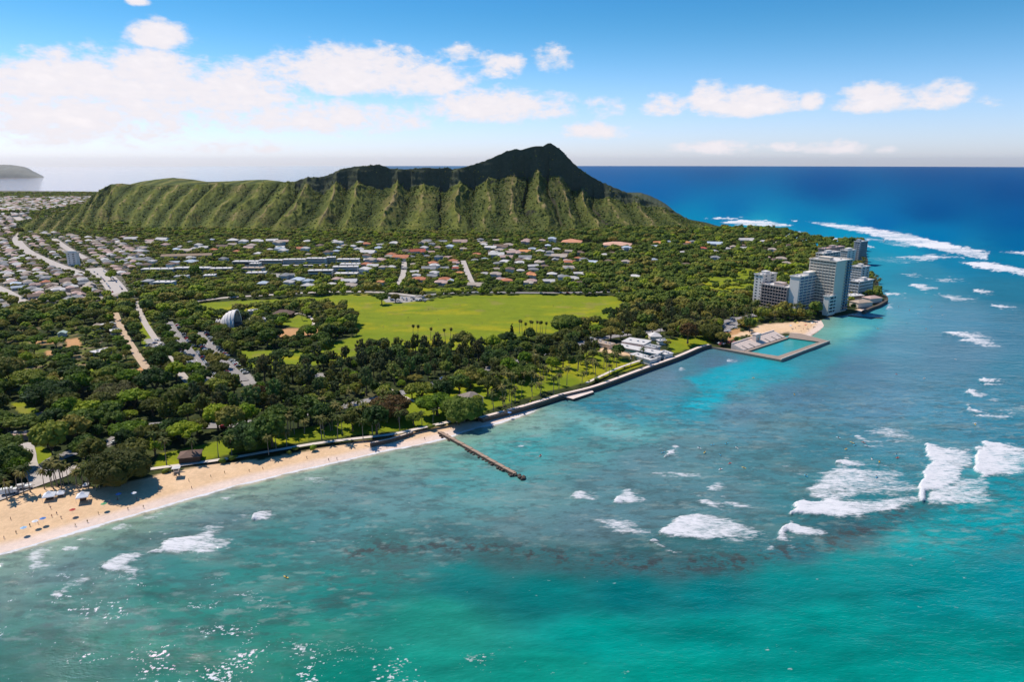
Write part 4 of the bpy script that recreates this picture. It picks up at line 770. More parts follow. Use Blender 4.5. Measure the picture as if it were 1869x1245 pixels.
tower('apartment_tower', T, 'wide white tower with long banded balconies and a roof house, left of the tallest one', 1453, 570, 11, 52, 37.5, 'blank', 'bands', WHITE, pent=(.35, .1, .35, .6), gm=BGLASS)
tower('apartment_tower', T, 'tallest tower of the group, blank grey end wall beside blue balconies', 1517, 570, 31, 30, 54, 'grid', 'half', CREAM, pent=(.05, .3, .25, .4))
tower('apartment_building', T, 'narrow dark fronted block squeezed between the two biggest towers', 1510, 573, 6, 14, 18, 'blank', 'bands', WHITE, pent=(0, 0, 0, 0))
tower('apartment_building', T, 'mid height block with ribbed balconies just right of the tallest tower', 1569, 524, 15, 19, 25, 'grid', 'ends', WHITE)
tower('apartment_building', T, 'low long white block with a flat roof facing the sea right of the tallest tower', 1566, 538, 13, 33, 15, 'grid', 'grid', WHITE, pent=(.5, .3, .2, .3))
tower('apartment_building', T, 'terraced white block with curved look balconies just behind the tallest tower', 1500, 498, 12, 44, 27, 'bands', 'bands', WHITE)
tower('apartment_building', T, 'long block with a pinkish roof behind the terraced white one', 1502, 478, 10, 60, 20, 'grid', 'grid', PINKW, roofm=mat('pink_roof', (0.55, 0.38, 0.33), .85, .15, .3), pent=(.4, .2, .2, .5))
tower('apartment_tower', T, 'farthest grey tower with gridded balconies and a tall stair core', 1566, 478, 10, 22, 31, 'grid', 'lattice', GREYW, pent=(.0, .2, .3, .5))
tower('apartment_building', T, 'white mid rise with a bulky penthouse in front of the farthest grey tower', 1545, 482, 12, 24, 20, 'grid', 'slits', WHITE, pent=(.2, .2, .5, .5))
tower('apartment_tower', T, 'lone white tower with vertical stripes rising from the crowded town at left', 124, 485, 6, 17, 19, 'blank', 'slits', WHITE, rz=-8, pent=(.1, .1, .8, .6))

def longhouse(name, cat, lab, p0, p1, wd, h, wm, rm, roof='flat', fascia=None, floors=0, group=None, rise=2.2, back=True):
    """front foot line from pixel p0 to pixel p1, going wd metres back from it"""
    a, b_ = gp([p0, p1]); L = math.hypot(b_[0] - a[0], b_[1] - a[1]); rz = math.atan2(b_[1] - a[1], b_[0] - a[0]); z = min(a[2], b_[2])
    rt = thing(name, lab, cat, (a[0], a[1], z), rz, group)
    MB().box(0, 0, -1.5, L, wd, h).build('wall', wm, rt)
    if roof == 'flat':
        m = MB(); m.box(-.6, -.6, h + .002, L + .6, wd + .6, h + .45); rf_ = m.build('roof', rm, rt)
        [MB().box(L * f_, wd * .4, h + .453, L * f_ + 1.5, wd * .4 + 1.3, h + 1.5).build('roof_unit', GREYW, rf_) for f_ in (.2, .55, .8)]
    else:
        m = MB()
        if L >= wd: m.hip(0, 0, L, wd, h + .002, h + rise, roof == 'gable'); m.build('roof', rm, rt)
        else: m.hip(0, 0, wd, L, h + .002, h + rise, roof == 'gable'); m.build('roof', rm, rt, loc=(L, 0, 0), rz=math.pi / 2)
    if fascia: MB().box(.1, -.25, h * .25, L - .1, -.003, h * .85).build('fascia', fascia, rt)
    for k in range(floors):
        fh = h / floors; MB().box(.6, -.06, k * fh + fh * .34, L - .6, .02, k * fh + fh * .84).build('window_band', GLASS, rt)
        if floors > 1: MB().box(.2, -1.0, k * fh - .1, L - .2, -.063, k * fh + .12).build('balcony', wm, rt)
    mid = (a + b_) / 2; nx, ny = -math.sin(rz), math.cos(rz)
    for f_ in np.linspace(0, 1, max(2, int(L / 10) + 1)): block(a[0] + (b_[0] - a[0]) * f_ + nx * wd / 2, a[1] + (b_[1] - a[1]) * f_ + ny * wd / 2, wd * .55 + 1.5)
    return rt
# white roofed club and aquarium pavilions by the sea wall
PV = 'pavilion'
longhouse('pavilion', PV, 'longest white roofed pavilion with a teal front by the sea wall', (1123, 640), (1199, 655), 10, 3.8, WHITE, ROOFW, fascia=TEAL)
longhouse('pavilion', PV, 'broad white pavilion directly behind the longest one', (1135, 633), (1174, 639), 17, 4.4, WHITE, ROOFW)
longhouse('pavilion', PV, 'grey roofed pavilion behind the right half of the longest one', (1175, 640), (1193, 644), 10, 3.6, GREYW, ROOFG)
longhouse('pavilion', PV, 'low white pavilion in front of the longest one, nearest the sea wall', (1150, 653), (1186, 664), 8, 2.8, WHITE, ROOFW)
longhouse('pavilion', PV, 'small white pavilion at the right end of the pavilion group', (1200, 649), (1214, 654), 8, 3, WHITE, ROOFW)
longhouse('pavilion', PV, 'small grey pavilion at the corner nearest the sea wall', (1190, 661), (1206, 658), 6, 2.8, GREYW, ROOFG)
longhouse('pavilion', PV, 'white hip roofed pavilion alone on the grass behind the others', (1187, 622), (1207, 622), 11, 3.6, CREAM, ROOFW, 'hip', rise=3)
longhouse('pavilion', PV, 'tan low building left of the longest white pavilion', (1084, 632), (1112, 638), 8, 3.6, CREAM, mat('tan_roof', (0.42, 0.32, 0.24), .85, .2, .3))
longhouse('pavilion', PV, 'small white shed right of the hip roofed pavilion', (1203, 629), (1216, 628), 5, 3, WHITE, ROOFW)
BROWNR = mat('brown_roof', (0.17, 0.105, 0.078), .85, .25, .5); THATCH = mat('grey_brown_roof', (0.25, 0.205, 0.17), .9, .25, .5)
longhouse('pavilion', PV, 'brown hip roofed pavilion right of the ribbed shell', (497, 580), (531, 580), 13, 3.4, WOODD, BROWNR, 'hip', rise=4)
longhouse('beach_house', PV, 'dark walled bath house on the grass just behind the promenade at left', (327, 849), (365, 845), 9, 3.6, WOODD, BROWNR, 'hip', rise=2.5)
longhouse('beach_house', PV, 'grey brown hip roofed building half hidden by trees beside the sea wall', (853, 742), (882, 736), 13, 3.8, CREAM, THATCH, 'hip', rise=3.6)
longhouse('shed', 'shed', 'long low white shed left of the dirt road', (193, 602), (213, 598), 9, 4, WHITE, ROOFW); longhouse('shed', 'shed', 'white shed with a shaded front below the long one', (203, 612), (220, 610), 8, 3.6, GREYW, ROOFW)
longhouse('shed', 'shed', 'tan hip roofed shed left of the two white sheds', (168, 603), (184, 602), 9, 3.2, CREAM, mat('tan_roof', (0.42, 0.32, 0.24)), 'hip', rise=2.5); longhouse('shed', 'shed', 'pale green roofed shed in the garden wood at left', (106, 616), (120, 615), 7, 3.2, GREYW, mat('green_roof', (0.42, 0.50, 0.42), .8), 'gable', rise=2)
longhouse('shed', 'shed', 'long grey shed inside the gardens at the far left', (12, 806), (66, 803), 6, 3.2, THATCH, mat('rust_roof', (0.36, 0.25, 0.19), .85, .3, .5)); longhouse('shed', 'shed', 'white tarpaulin roofed shed beside the dirt road', (176, 651), (206, 644), 8, 3, GREYW, ROOFW)
longhouse('house', 'house', 'white roofed lodge on the slope above the town at left', (88, 419), (110, 419), 13, 4, CREAM, ROOFW, 'hip', rise=3)
# school: long flat roofed blocks
SCH = [(472, 515, 485, 8, 2, 'left block of the rear row'), (517, 557, 485, 9, 3, 'second block of the rear row'), (559, 594, 484, 10, 3, 'tall white twin block in the middle of the rear row'), (598, 613, 482, 10, 3, 'narrow block with a curved look roof in the rear row'), (615, 654, 482, 7, 2, 'right block of the rear row'),
       (516, 596, 488.5, 3, 1, 'very low covered walkway before the rear row'), (621, 655, 491, 7, 2, 'pinkish roofed block stepping down at the right'), (608, 653, 499, 9, 3, 'banded three storey block nearest the houses'), (611, 651, 505, 4, 1, 'low white front wing under the banded block'), (563, 606, 505, 8, 2, 'blue glazed two storey block in the front row'),
       (442, 479, 497, 6, 2, 'tan roofed block at the left end'), (450, 484, 505, 5, 1, 'white block in front of the tan roofed one'), (456, 473, 490, 7, 2, 'small pale block behind the tan roofed one'), (258, 316, 498, 5, 1, 'long curved look white roof left of the bright tree'), (318, 380, 497, 6, 1, 'long white roof above the bright tree'), (383, 421, 497, 5, 1, 'long pale roof right of the bright tree'),
       (280, 314, 524, 6, 1, 'white hall in front of the long roofs at left'), (318, 342, 512, 5, 1, 'grey roofed block left of the bright tree'), (425, 472, 486, 7, 1, 'pale block behind the tan roofed block'), (372, 392, 510, 5, 1, 'white annex right of the bright tree'), (258, 274, 522, 6, 1, 'grey hip roofed hall left of the white hall')]
for k, (x0, x1, yb, hh, fl_, lab) in enumerate(SCH):
    longhouse('school_building', 'building', 'school block: ' + lab if len(lab.split()) < 12 else lab, (x0, yb), (x1, yb - (0.6 if k % 2 else 0)), 13 if hh > 3 else 5, hh, WHITE if k % 3 else CREAM, ROOFW if k not in (10, 17, 20) else (mat('tan_roof', (.42, .32, .24)) if k == 10 else ROOFG), 'hip' if k == 20 else 'flat', floors=fl_)

# houses with pitched roofs
RC = {'white': (0.55, 0.51, 0.47), 'grey': (0.24, 0.235, 0.23), 'pale tan': (0.42, 0.34, 0.27), 'terracotta': (0.46, 0.17, 0.085), 'orange': (0.60, 0.26, 0.10), 'brown': (0.17, 0.115, 0.085), 'pinkish': (0.46, 0.31, 0.26), 'red': (0.42, 0.10, 0.06), 'pale blue': (0.42, 0.47, 0.52)}
HP = {}
def house_proto(col, k):
    if (col, k) in HP: return HP[col, k]
    q = np.random.default_rng(hash_(col) + k); L, D = (15, 10, 3.3), (11, 9, 3.2)
    L, D, h = [(15, 10, 3.4), (12, 10, 3.2), (17, 9.5, 3.6), (13, 9, 6.0)][k]
    wl = MB().box(-L / 2, -D / 2, -2, L / 2, D / 2, h); 
    if k != 1: wl.box(L * .12, -D / 2 - 4, -2, L * .45, -D / 2 + .0, h - .3)
    w_ = wl.mesh('wall', [WHITE, CREAM, PINKW, GREYW][(k + len(col)) % 4]); m = MB(); m.hip(-L / 2, -D / 2, L / 2, D / 2, h + .003, h + 2.5, k == 2)
    if k != 1: m.hip(-D * .0 + L * .12, -D / 2 - 4, L * .45, -D / 2 + 2, h - .29, h + 1.4)
    r_ = m.mesh('roof', mat('roof_' + col.replace(' ', '_'), RC[col], .85, .18, .25, objvar=.15))
    wi = MB().box(0, -.06, 0, 1.8, .02, 1.3).mesh('window', GLASS); dr = MB().box(0, -.06, 0, 1.0, .02, 2.1).mesh('door', WOODD)
    HP[col, k] = (w_, r_, wi, dr, L, D); return HP[col, k]
def hash_(s): return sum(ord(c) * (i + 1) for i, c in enumerate(s))
HN = 0
def house(x, y, z, rz, col, k, s, lab, grp, parts=True):
    global HN; HN += 1
    w_, r_, wi, dr, L, D = house_proto(col, k); rt = thing('house', lab, 'house', (x, y, z), rz, grp, s)
    link('wall', w_, rt); link('roof', r_, rt)
    if parts:
        for px_ in (-L * .42, -L * .2): link('window', wi, rt, (px_, -D / 2, 1.1))
        link('door', dr, rt, (-.4, -D / 2, 0)); link('window', wi, rt, (-L / 2, D * .2, 1.1), -math.pi / 2)
    block(x, y, 8.5 * s)
HL = [(762, 464, 36, 'red', 'long red roofed house above the rows of white ones'), (733, 475, 32, 'terracotta', 'long terracotta roofed house beside the side street'), (791, 484, 22, 'terracotta', None), (793, 491, 20, 'white', None), (715, 490, 16, 'white', None), (682, 489, 20, 'white', None), (831, 489, 14, 'white', None), (832, 495, 16, 'red', 'red roofed house left of the straight side street'), (839, 501, 16, 'orange', 'orange roofed house left of the straight side street'),
      (906, 470, 26, 'white', None), (915, 455, 24, 'brown', None), (935, 466, 24, 'pinkish', None), (922, 481, 20, 'white', None), (757, 499, 14, 'white', None), (739, 492, 12, 'grey', None), (840, 446, 30, 'pinkish', None), (720, 447, 18, 'white', None), (694, 449, 10, 'white', None), (668, 449, 20, 'terracotta', None), (672, 466, 26, 'white', None), (756, 485, 14, 'pale tan', None), (811, 492, 14, 'grey', None), (885, 475, 14, 'pale blue', None),
      (695, 520, 14, 'orange', 'low orange roofed house nearest the great lawn car park'), (885, 502, 12, 'white', None), (958, 463, 20, 'orange', 'orange roofed house under the summit'), (986, 462, 20, 'white', None), (1021, 473, 26, 'pale tan', None), (950, 483, 20, 'white', None), (972, 490, 20, 'white', None), (950, 497, 18, 'white', None), (971, 508, 18, 'orange', 'orange roofed house behind the middle of the great lawn'), (971, 515, 16, 'white', None), (1197, 447, 18, 'orange', None), (1254, 446, 16, 'orange', None), (1283, 458, 14, 'red', None),
      (1158, 508, 20, 'white', None), (1133, 515, 12, 'pale blue', None), (1304, 450, 24, 'pale blue', None), (1264, 446, 14, 'grey', None), (1384, 461, 14, 'white', None), (1362, 443, 22, 'white', None), (1327, 457, 16, 'white', None), (1409, 461, 16, 'pale tan', None), (1390, 473, 22, 'pinkish', None), (1358, 456, 14, 'white', None), (1338, 475, 12, 'white', None), (1440, 452, 12, 'brown', None), (1420, 446, 14, 'pale tan', None),
      (297, 441, 18, 'white', None), (425, 443, 22, 'white', None), (445, 447, 18, 'white', None), (470, 444, 20, 'white', None), (497, 443, 18, 'white', None), (562, 444, 18, 'white', None), (620, 448, 16, 'white', None), (274, 447, 18, 'pale tan', None), (240, 440, 18, 'white', None), (225, 436, 14, 'pinkish', None), (510, 450, 22, 'pale tan', None)]
def where(x, y):
    r_ = 'by the mountain' if y < 456 else 'in the middle rows' if y < 490 else 'near the great lawn'
    c_ = 'left of the school blocks' if x < 430 else 'around the school blocks' if x < 660 else 'between the two side streets' if x < 850 else 'right of the straight side street' if x < 1060 else 'right of the terracotta complexes' if x < 1300 else 'before the far surf'
    return c_ + ' ' + r_
for i, (x, yb, wpx, col, lab) in enumerate(HL):
    q = gp([(x, yb)])[0]; s = wpx * math.hypot(q[0], q[1]) / F / 16.0
    house(*q, random.choice((0, .15, -.2, .4)), col, [0, 2, 1, 3][i % 4] if wpx < 24 else 2, float(np.clip(s, .75, 1.5)), lab or f'house with a {col} roof {where(x, yb)}', None if lab else f'{col} roofed houses {where(x, yb)}')
longhouse('house', 'house', 'big terracotta roofed complex under the summit, left of its pinkish neighbour', (1024, 447), (1060, 448), 34, 5, CREAM, mat('roof_terracotta_pale', (0.60, 0.27, 0.15), .85, .2, .25), 'hip', rise=5); longhouse('house', 'house', 'widest pinkish terracotta roofed complex under the right shoulder of the mountain', (1098, 452), (1150, 454), 38, 5, CREAM, mat('roof_pink_tile', (0.62, 0.36, 0.25), .85, .2, .25), 'hip', rise=5)
longhouse('building', 'building', 'very long brown roofed building left of the school', (294, 474), (386, 471), 14, 5, PINKW, mat('roof_old_tile', (0.29, 0.20, 0.13), .85, .25, .3), 'gable', rise=3)
longhouse('house', 'house', 'broad villa with a pale roof on the rocky point', (1566, 560), (1592, 558), 13, 4, CREAM, mat('tan_roof', (.42, .32, .24)), 'hip', rise=2.5); longhouse('house', 'house', 'villa with a pinkish roof at the tip of the rocky point', (1588, 552), (1610, 550), 12, 4, CREAM, mat('roof_pinkish', RC['pinkish']), 'hip', rise=2.5); longhouse('house', 'house', 'low white villa behind the two on the point', (1552, 548), (1576, 546), 12, 4.5, WHITE, ROOFW, floors=1)
for i in range(34):
    x, y = random.uniform(1060, 1460), random.uniform(441, 486)
    if y < 436 + max(0, x - 1300) * .07: continue
    q = gp([(x, y)])[0]; col = random.choice(['white', 'grey', 'pale tan', 'white', 'brown', 'pale blue'])
    if any((q[0] - a) ** 2 + (q[1] - b_) ** 2 < (c + 8) ** 2 for a, b_, c in BLOCK): continue
    house(*q, random.choice((0, .3, -.3)), col, i % 4, random.uniform(.8, 1.1), f'house with a {col} roof {where(x, y)}', f'{col} roofed houses {where(x, y)}')
k = 0; tr_ = 0
while k < 150 and tr_ < 9000:
    tr_ += 1; x, y = random.uniform(240, 1060), random.uniform(440, 526)
    if 430 < x < 665 and 468 < y < 510: continue
    if x < 430 and y > 500: continue
    q = gp([(x, y)])[0]
    if any((q[0] - a) ** 2 + (q[1] - b_) ** 2 < (c + 6) ** 2 for a, b_, c in BLOCK) or any(pdist(q[0:1], q[1:2], p)[0] < wd / 2 + 8 for p, wd, _ in ROADW): continue
    col = random.choice(['white', 'white', 'grey', 'pale tan', 'pinkish', 'brown', 'terracotta', 'pale blue']); k += 1
    house(*q, random.choice((0, .1, -.15, 1.5)), col, k % 4, random.uniform(.85, 1.2), f'house with a {col} roof {where(x, y)}', f'{col} roofed houses {where(x, y)}')
# the crowded town at the left: rows follow its streets
a, b_ = gp([(44, 420), (104, 484)]); dv = (b_ - a)[:2]; dv /= np.linalg.norm(dv); nv = np.array((-dv[1], dv[0])); rz0 = math.atan2(dv[1], dv[0]); org = gp([(100, 500)])[0][:2]; lots = []
for i in range(-45, 46):
    for j in range(-60, 61):
        p = org + nv * (i * 18.5 + (4 if j % 2 else 0)) + dv * (j * 17.0) + np.array((random.uniform(-2, 2), random.uniform(-2, 2)))
        if p[1] < 500: continue
        z = float(landz(p[1])); x, y = proj(p[0], p[1], z)
        if x < -60 or x > 300 or y < 366: continue
        if sdf(np.array([x]), np.array([y]), [(-80, 362), (70, 362), (62, 398), (90, 424), (150, 434), (215, 440), (262, 455), (282, 476), (235, 500), (252, 535), (232, 552), (120, 556), (40, 562), (-80, 590)])[0] < 0: continue
        if y < 424 and 55 < x < 150: continue
        if any(pdist(p[None, 0], p[None, 1], rd)[0] < wd / 2 + 7.5 for rd, wd, _ in ROADW[:4]) or any((p[0] - u_) ** 2 + (p[1] - v_) ** 2 < (c + 8) ** 2 for u_, v_, c in BLOCK[:400]): continue
        if random.random() < .16: continue
        lots.append((p[0], p[1], z, x, y))
lots.sort(key=lambda q: q[1])
TC = ['white', 'grey', 'pinkish', 'pale tan', 'pale tan', 'grey', 'brown', 'brown', 'pinkish', 'pale blue', 'white', 'terracotta']
Vh, Fh, Mh = [], [], []; nb = 0; FCOL = ['white', 'pinkish', 'pale tan', 'grey', 'brown']
nind = 296 - HN
for n, (x, y, z, px_, py_) in enumerate(lots):
    rz = rz0 + random.choice((0, 0, math.pi / 2)); s = random.uniform(.82, 1.08)
    if n < nind:
        col = random.choice(TC); wh = 'at the near edge of the crowded town' if py_ > 520 else 'in the middle of the crowded town' if py_ > 480 else 'in the far rows of the crowded town'
        house(x, y, z, rz, col, n % 4, s, f'{col} roofed house {wh} at left', f'{col} roofed houses {wh}', parts=py_ > 500)
    else:
        m = MB(); L, D, h = 14 * s, 10 * s, 3.4; m.cur = 5; m.box(-L / 2, -D / 2, -1, L / 2, D / 2, h); m.cur = random.randrange(5); m.hip(-L / 2, -D / 2, L / 2, D / 2, h + .003, h + 2.4)
        c_, s_ = math.cos(rz), math.sin(rz); Vh += [(u_ * c_ - v_ * s_ + x, u_ * s_ + v_ * c_ + y, w__ + z) for u_, v_, w__ in m.v]; Fh += [tuple(nb + i for i in f) for f in m.f]; Mh += m.mi; nb += len(m.v)
        block(x, y, 6)
# the flat suburb beyond the mountain's left foot, down to the bay
for _ in range(1500):
    px_, py_ = random.uniform(-60, 200), random.uniform(361, 396)
    if py_ > 388 - max(0, px_ - 60) * .16: continue
    q = gp([(px_, py_)])[0]; s = random.uniform(.9, 1.9); m = MB(); L, D, h = 15 * s, 10 * s, random.uniform(3, 6); m.cur = 5; m.box(-L / 2, -D / 2, -1, L / 2, D / 2, h); m.cur = random.randrange(5); m.hip(-L / 2, -D / 2, L / 2, D / 2, h + .003, h + 2.6)
    Vh += [(u_ + q[0], v_ + q[1], w__ + q[2]) for u_, v_, w__ in m.v]; Fh += [tuple(nb + i for i in f) for f in m.f]; Mh += m.mi; nb += len(m.v)
me = bpy.data.meshes.new('distant_houses'); me.from_pydata(Vh, [], Fh); [me.materials.append(mat('roof_' + c.replace(' ', '_'), RC[c])) for c in FCOL]; me.materials.append(CREAM); me.polygons.foreach_set('material_index', np.array(Mh, np.int32)); me.update()
tag(link('distant_houses', me), 'mass of tiny roofs in the far town and beyond the left foot of the mountain', 'houses', None, 'stuff')
print('houses', HN, 'town lots', len(lots))

# ribbed concert shell
q = gp([(434, 594)])[0]; rt = thing('concert_shell', 'white ribbed half dome stage shell in the grove left of the lawn', 'concert shell', tuple(q), R(6)); Rr = 13.5
SHW = mat('shell_white', (0.74, 0.68, 0.62), .7, .12, .4); nph, nth_ = 14, 28; Vs = []
for i in range(nph):
    f_ = R(88) * i / (nph - 1)
    for j in range(nth_): t_ = math.pi * j / (nth_ - 1); Vs.append((-Rr * 1.15 * math.sin(f_), Rr * math.cos(f_) * math.cos(t_), Rr * 1.12 * math.cos(f_) * math.sin(t_)))
sh = link('shell', np_mesh('shell', np.array(Vs), grid_faces(nph, nth_), SHW, True), rt); so_ = sh.modifiers.new('thickness', 'SOLIDIFY'); so_.thickness = .5
for i in range(7):
    f_ = R(1 + 74 * i / 6); m = MB(); m.tube([(-Rr * 1.15 * math.sin(f_), (Rr + .25) * math.cos(f_) * math.cos(t_), (Rr * 1.12 + .25) * math.cos(f_) * math.sin(t_)) for t_ in np.linspace(0, math.pi, 22)], .75, 6); m.build('rib', WHITE, sh, True)
MB().box(-6, -9, 0, 3, 9, 1.5).build('stage', DARKM, rt); MB().box(-5.5, -8, 1.503, -4.5, 8, 7).build('backdrop', DARKM, rt); block(q[0], q[1], 17); block(q[0] + 9, q[1] - 22, 10)
q2 = gp([(406, 592)])[0]; rt = thing('pleated_canopy', 'pale pleated canopy roof at the left foot of the shell', 'canopy', tuple(q2), R(20)); m = MB(); 
for i in range(5): m.add([(i * 2.4 - 6, -5, 3.4), (i * 2.4 - 4.8, -5, 5.2), (i * 2.4 - 3.6, -5, 3.4), (i * 2.4 - 6, 5, 3.4), (i * 2.4 - 4.8, 5, 5.2), (i * 2.4 - 3.6, 5, 3.4)], [(0, 1, 4, 3), (1, 2, 5, 4), (0, 2, 1), (3, 4, 5), (0, 3, 5, 2)])
m.build('roof', ROOFW, rt); [MB().tube([(x_, y_, -.5), (x_, y_, 3.5)], .2, 6).build('post', WHITE, rt) for x_ in (-5.4, 5.4) for y_ in (-4.6, 4.6)]; block(q2[0], q2[1], 10)
for (x, y, w_) in ((462, 574, 16), (470, 590, 30)):
    longhouse('pavilion', PV, 'thin white canopy right of the shell top' if w_ < 20 else 'long pale terrace building right of the shell', (x - w_ / 2, y), (x + w_ / 2, y - 1), 6, 3.5, CREAM, ROOFW)

# walled sea pool with its grandstand
zt = 1.9; PWt = gp([(1362, 641), (1438, 616), (1496, 624), (1421, 650)], zt)[:, :2]; OUT = gp([(1299, 633), (1426, 657), (1515, 623), (1462, 609), (1443, 607.5)], zt)[:, :2]
ctr = PWt.mean(0); rt = thing('sea_pool', 'walled sea water swimming pool jutting out from the shore', 'pool', (*ctr, 0)); lo = lambda P_: [(p_[0] - ctr[0], p_[1] - ctr[1]) for p_ in P_]
def piece(nm, P_, z0, z1, m_): MB().prism(lo(P_), z0, z1).build(nm, m_, rt)
nearin = gp([(1340, 638)], zt)[0][:2]
piece('pool_wall', [OUT[0], OUT[1], PWt[3], PWt[0], nearin], -3, zt, CONC); piece('pool_wall', [OUT[1], OUT[2], PWt[2], PWt[3]], -3, zt + .003, CONC); piece('pool_wall', [OUT[2], OUT[3], OUT[4], PWt[1], PWt[2]], -3, zt + .006, CONC)
piece('pool_water', [PWt[0], PWt[3], PWt[2], PWt[1]], -2.5, .75, mat('pool_water', (0.035, 0.30, 0.29), .12, .2, .12, spec=.4))
ln = (PWt[2] - PWt[3]); ln /= np.linalg.norm(ln); nn = np.array((-ln[1], ln[0]))
for f_ in (.0, .62): m = MB(); a = PWt[3] + (PWt[2] - PWt[3]) * (f_ + .04) + nn * .2; b_ = PWt[3] + (PWt[2] - PWt[3]) * (f_ + .36) + nn * .2; m.prism(lo([a, b_, b_ + nn * 1.4, a + nn * 1.4]), 0, 1.2); m.build('diving_ledge', CONC, rt)
MB().prism(lo([OUT[1] * .98 + PWt[3] * .02, OUT[2] * .98 + PWt[2] * .02, OUT[2] * .9 + PWt[2] * .1, OUT[1] * .9 + PWt[3] * .1]), zt + .01, zt + .8).build('low_parapet', CONCL, rt)
f0, f1 = gp([(1358, 639.5), (1433, 615)], 2.2)[:, :2]; b0, b1 = gp([(1337, 628), (1413, 604)], 5.2)[:, :2]; ctr2 = (f0 + f1 + b0 + b1) / 4; rs_ = thing('grandstand', 'pale stepped grandstand along the land side of the sea pool', 'grandstand', (*ctr2, 0)); lo2 = lambda P_: [(p_[0] - ctr2[0], p_[1] - ctr2[1]) for p_ in P_]
NSTEP = 12; m = MB()
for i in range(NSTEP): u0, u1 = i / NSTEP, (i + 1) / NSTEP; m.prism(lo2([f0 + (b0 - f0) * u0, f1 + (b1 - f1) * u0, f1 + (b1 - f1) * u1, f0 + (b0 - f0) * u1]), -1, 2.3 + 2.7 * u1)
m.build('seating_tiers', CONCL, rs_)
bd = (b0 - f0) / np.linalg.norm(b0 - f0); MB().prism(lo2([b0, b1, b1 + bd * 1.2, b0 + bd * 1.2]), -1, 6.0).build('back_wall', CONCL, rs_); MB().prism(lo2([f0 - bd * 3.5, f1 - bd * 3.5, f1 - bd * .01, f0 - bd * .01]), -1, 2.0).build('walkway', CONC, rs_)
for f_ in (.08, .24, .62, .78, .92):
    c0 = f0 + (f1 - f0) * f_; c1 = b0 + (b1 - b0) * f_; wv = (f1 - f0) / np.linalg.norm(f1 - f0) * 1.0; m = MB()
    for i in range(6): u0, u1 = i / 12, (i + 1) / 12; m.prism(lo2([c0 + (c1 - c0) * u0 - wv, c0 + (c1 - c0) * u0 + wv, c0 + (c1 - c0) * u1 + wv, c0 + (c1 - c0) * u1 - wv]), 2.0, 2.34 + 2.7 * u1)
    m.build('stairway', mat('stair_grey', (0.22, .19, .17), .9), rs_)  # aisle stairs in a darker grey than the tiers
am = f0 + (f1 - f0) * .45 + (b0 - f0) * .62; aw = (f1 - f0) / np.linalg.norm(f1 - f0); m = MB()
for s_ in (-1, 1): c = am + aw * s_ * 2.6; m.prism(lo2([c - aw * 1.3 - bd * 2, c + aw * 1.3 - bd * 2, c + aw * 1.3 + bd * 2, c - aw * 1.3 + bd * 2]), 2, 9.5)
m.prism(lo2([am - aw * 1.29 - bd * 1.9, am + aw * 1.29 - bd * 1.9, am + aw * 1.29 + bd * 1.9, am - aw * 1.29 + bd * 1.9]), 7, 9.3); m.prism(lo2([am - aw * 4.2 - bd * 2.3, am + aw * 4.2 - bd * 2.3, am + aw * 4.2 + bd * 2.3, am - aw * 4.2 + bd * 2.3]), 9.503, 10.3); m.build('arch', CONCL, rs_)
for u_ in np.linspace(0, 1, 8): p_ = (f0 + (f1 - f0) * u_ + b0 + (b1 - b0) * u_) / 2; block(p_[0], p_[1], 12)

# sea walls and groin
def wall_line(name, lab, cat, pts, wd, z1, m_, cap, z0=-2.0, coping=True):
    p = gp(pts, 2.0)[:, :2]; p = smooth_line(p, 4); c = p.mean(0); tn = np.gradient(p, axis=0); tn /= np.linalg.norm(tn, axis=1)[:, None]; nn = np.stack([-tn[:, 1], tn[:, 0]], -1); rt = thing(name, lab, cat, (*c, 0)); m = MB(); m2 = MB(); m3 = MB()
    for i in range(len(p) - 1):
        a, b_, n0, n1 = p[i] - c, p[i + 1] - c, nn[i], nn[i + 1]
        m.prism([a, b_, b_ + n1 * wd, a + n0 * wd], z0, z1); m2.prism([a - n0 * .2, b_ - n1 * .2, b_ + n1 * wd, a + n0 * wd], z1 + .003, z1 + .12)
        if coping: m3.prism([a - n0 * .1, b_ - n1 * .1, b_ + n1 * .45, a + n0 * .45], z1 + .123, z1 + .75)
    m.build('stone_wall', m_, rt); m2.build('walkway', cap, rt)
    if coping: m3.build('coping', m_, rt)
    return rt
wall_line('sea_wall', 'long dark stone sea wall with a pale walkway on top', 'sea wall', [(881, 767), (925, 755), (961, 745), (1000, 733), (1029, 724), (1082, 711), (1123, 697), (1187, 673), (1240, 654), (1282, 636), (1299, 632)], 4.6, 2.7, STONE, CONCL)
pl = gp([(1030, 725), (1046, 729), (1084, 716), (1076, 709)], 1.5)[:, :2]; c = pl.mean(0); rt = thing('wall_platform', 'pale platform stepping out of the sea wall', 'platform', (*c, 0)); MB().prism([p_ - c for p_ in pl], -2, 1.5).build('base', STONE, rt); MB().prism([(p_ - c) * .985 for p_ in pl], 1.503, 1.75).build('deck', CONCL, rt)
wall_line('low_wall', 'low dark retaining wall on the beach left of the groin', 'wall', [(676, 812), (716, 803), (754, 791)], .8, 2.9, STONE, CONCL, coping=False)
wall_line('sea_wall', 'short dark rock wall under the villas on the point', 'sea wall', [(1578, 570), (1592, 563), (1606, 558), (1621, 549)], 3, 3.0, STONE, STONE, coping=False); wall_line('rock_jetty', 'thin low rock jetty below the tallest tower', 'jetty', [(1548, 574), (1572, 576), (1596, 578), (1612, 578)], 2.2, .5, STONE, STONE, coping=False)
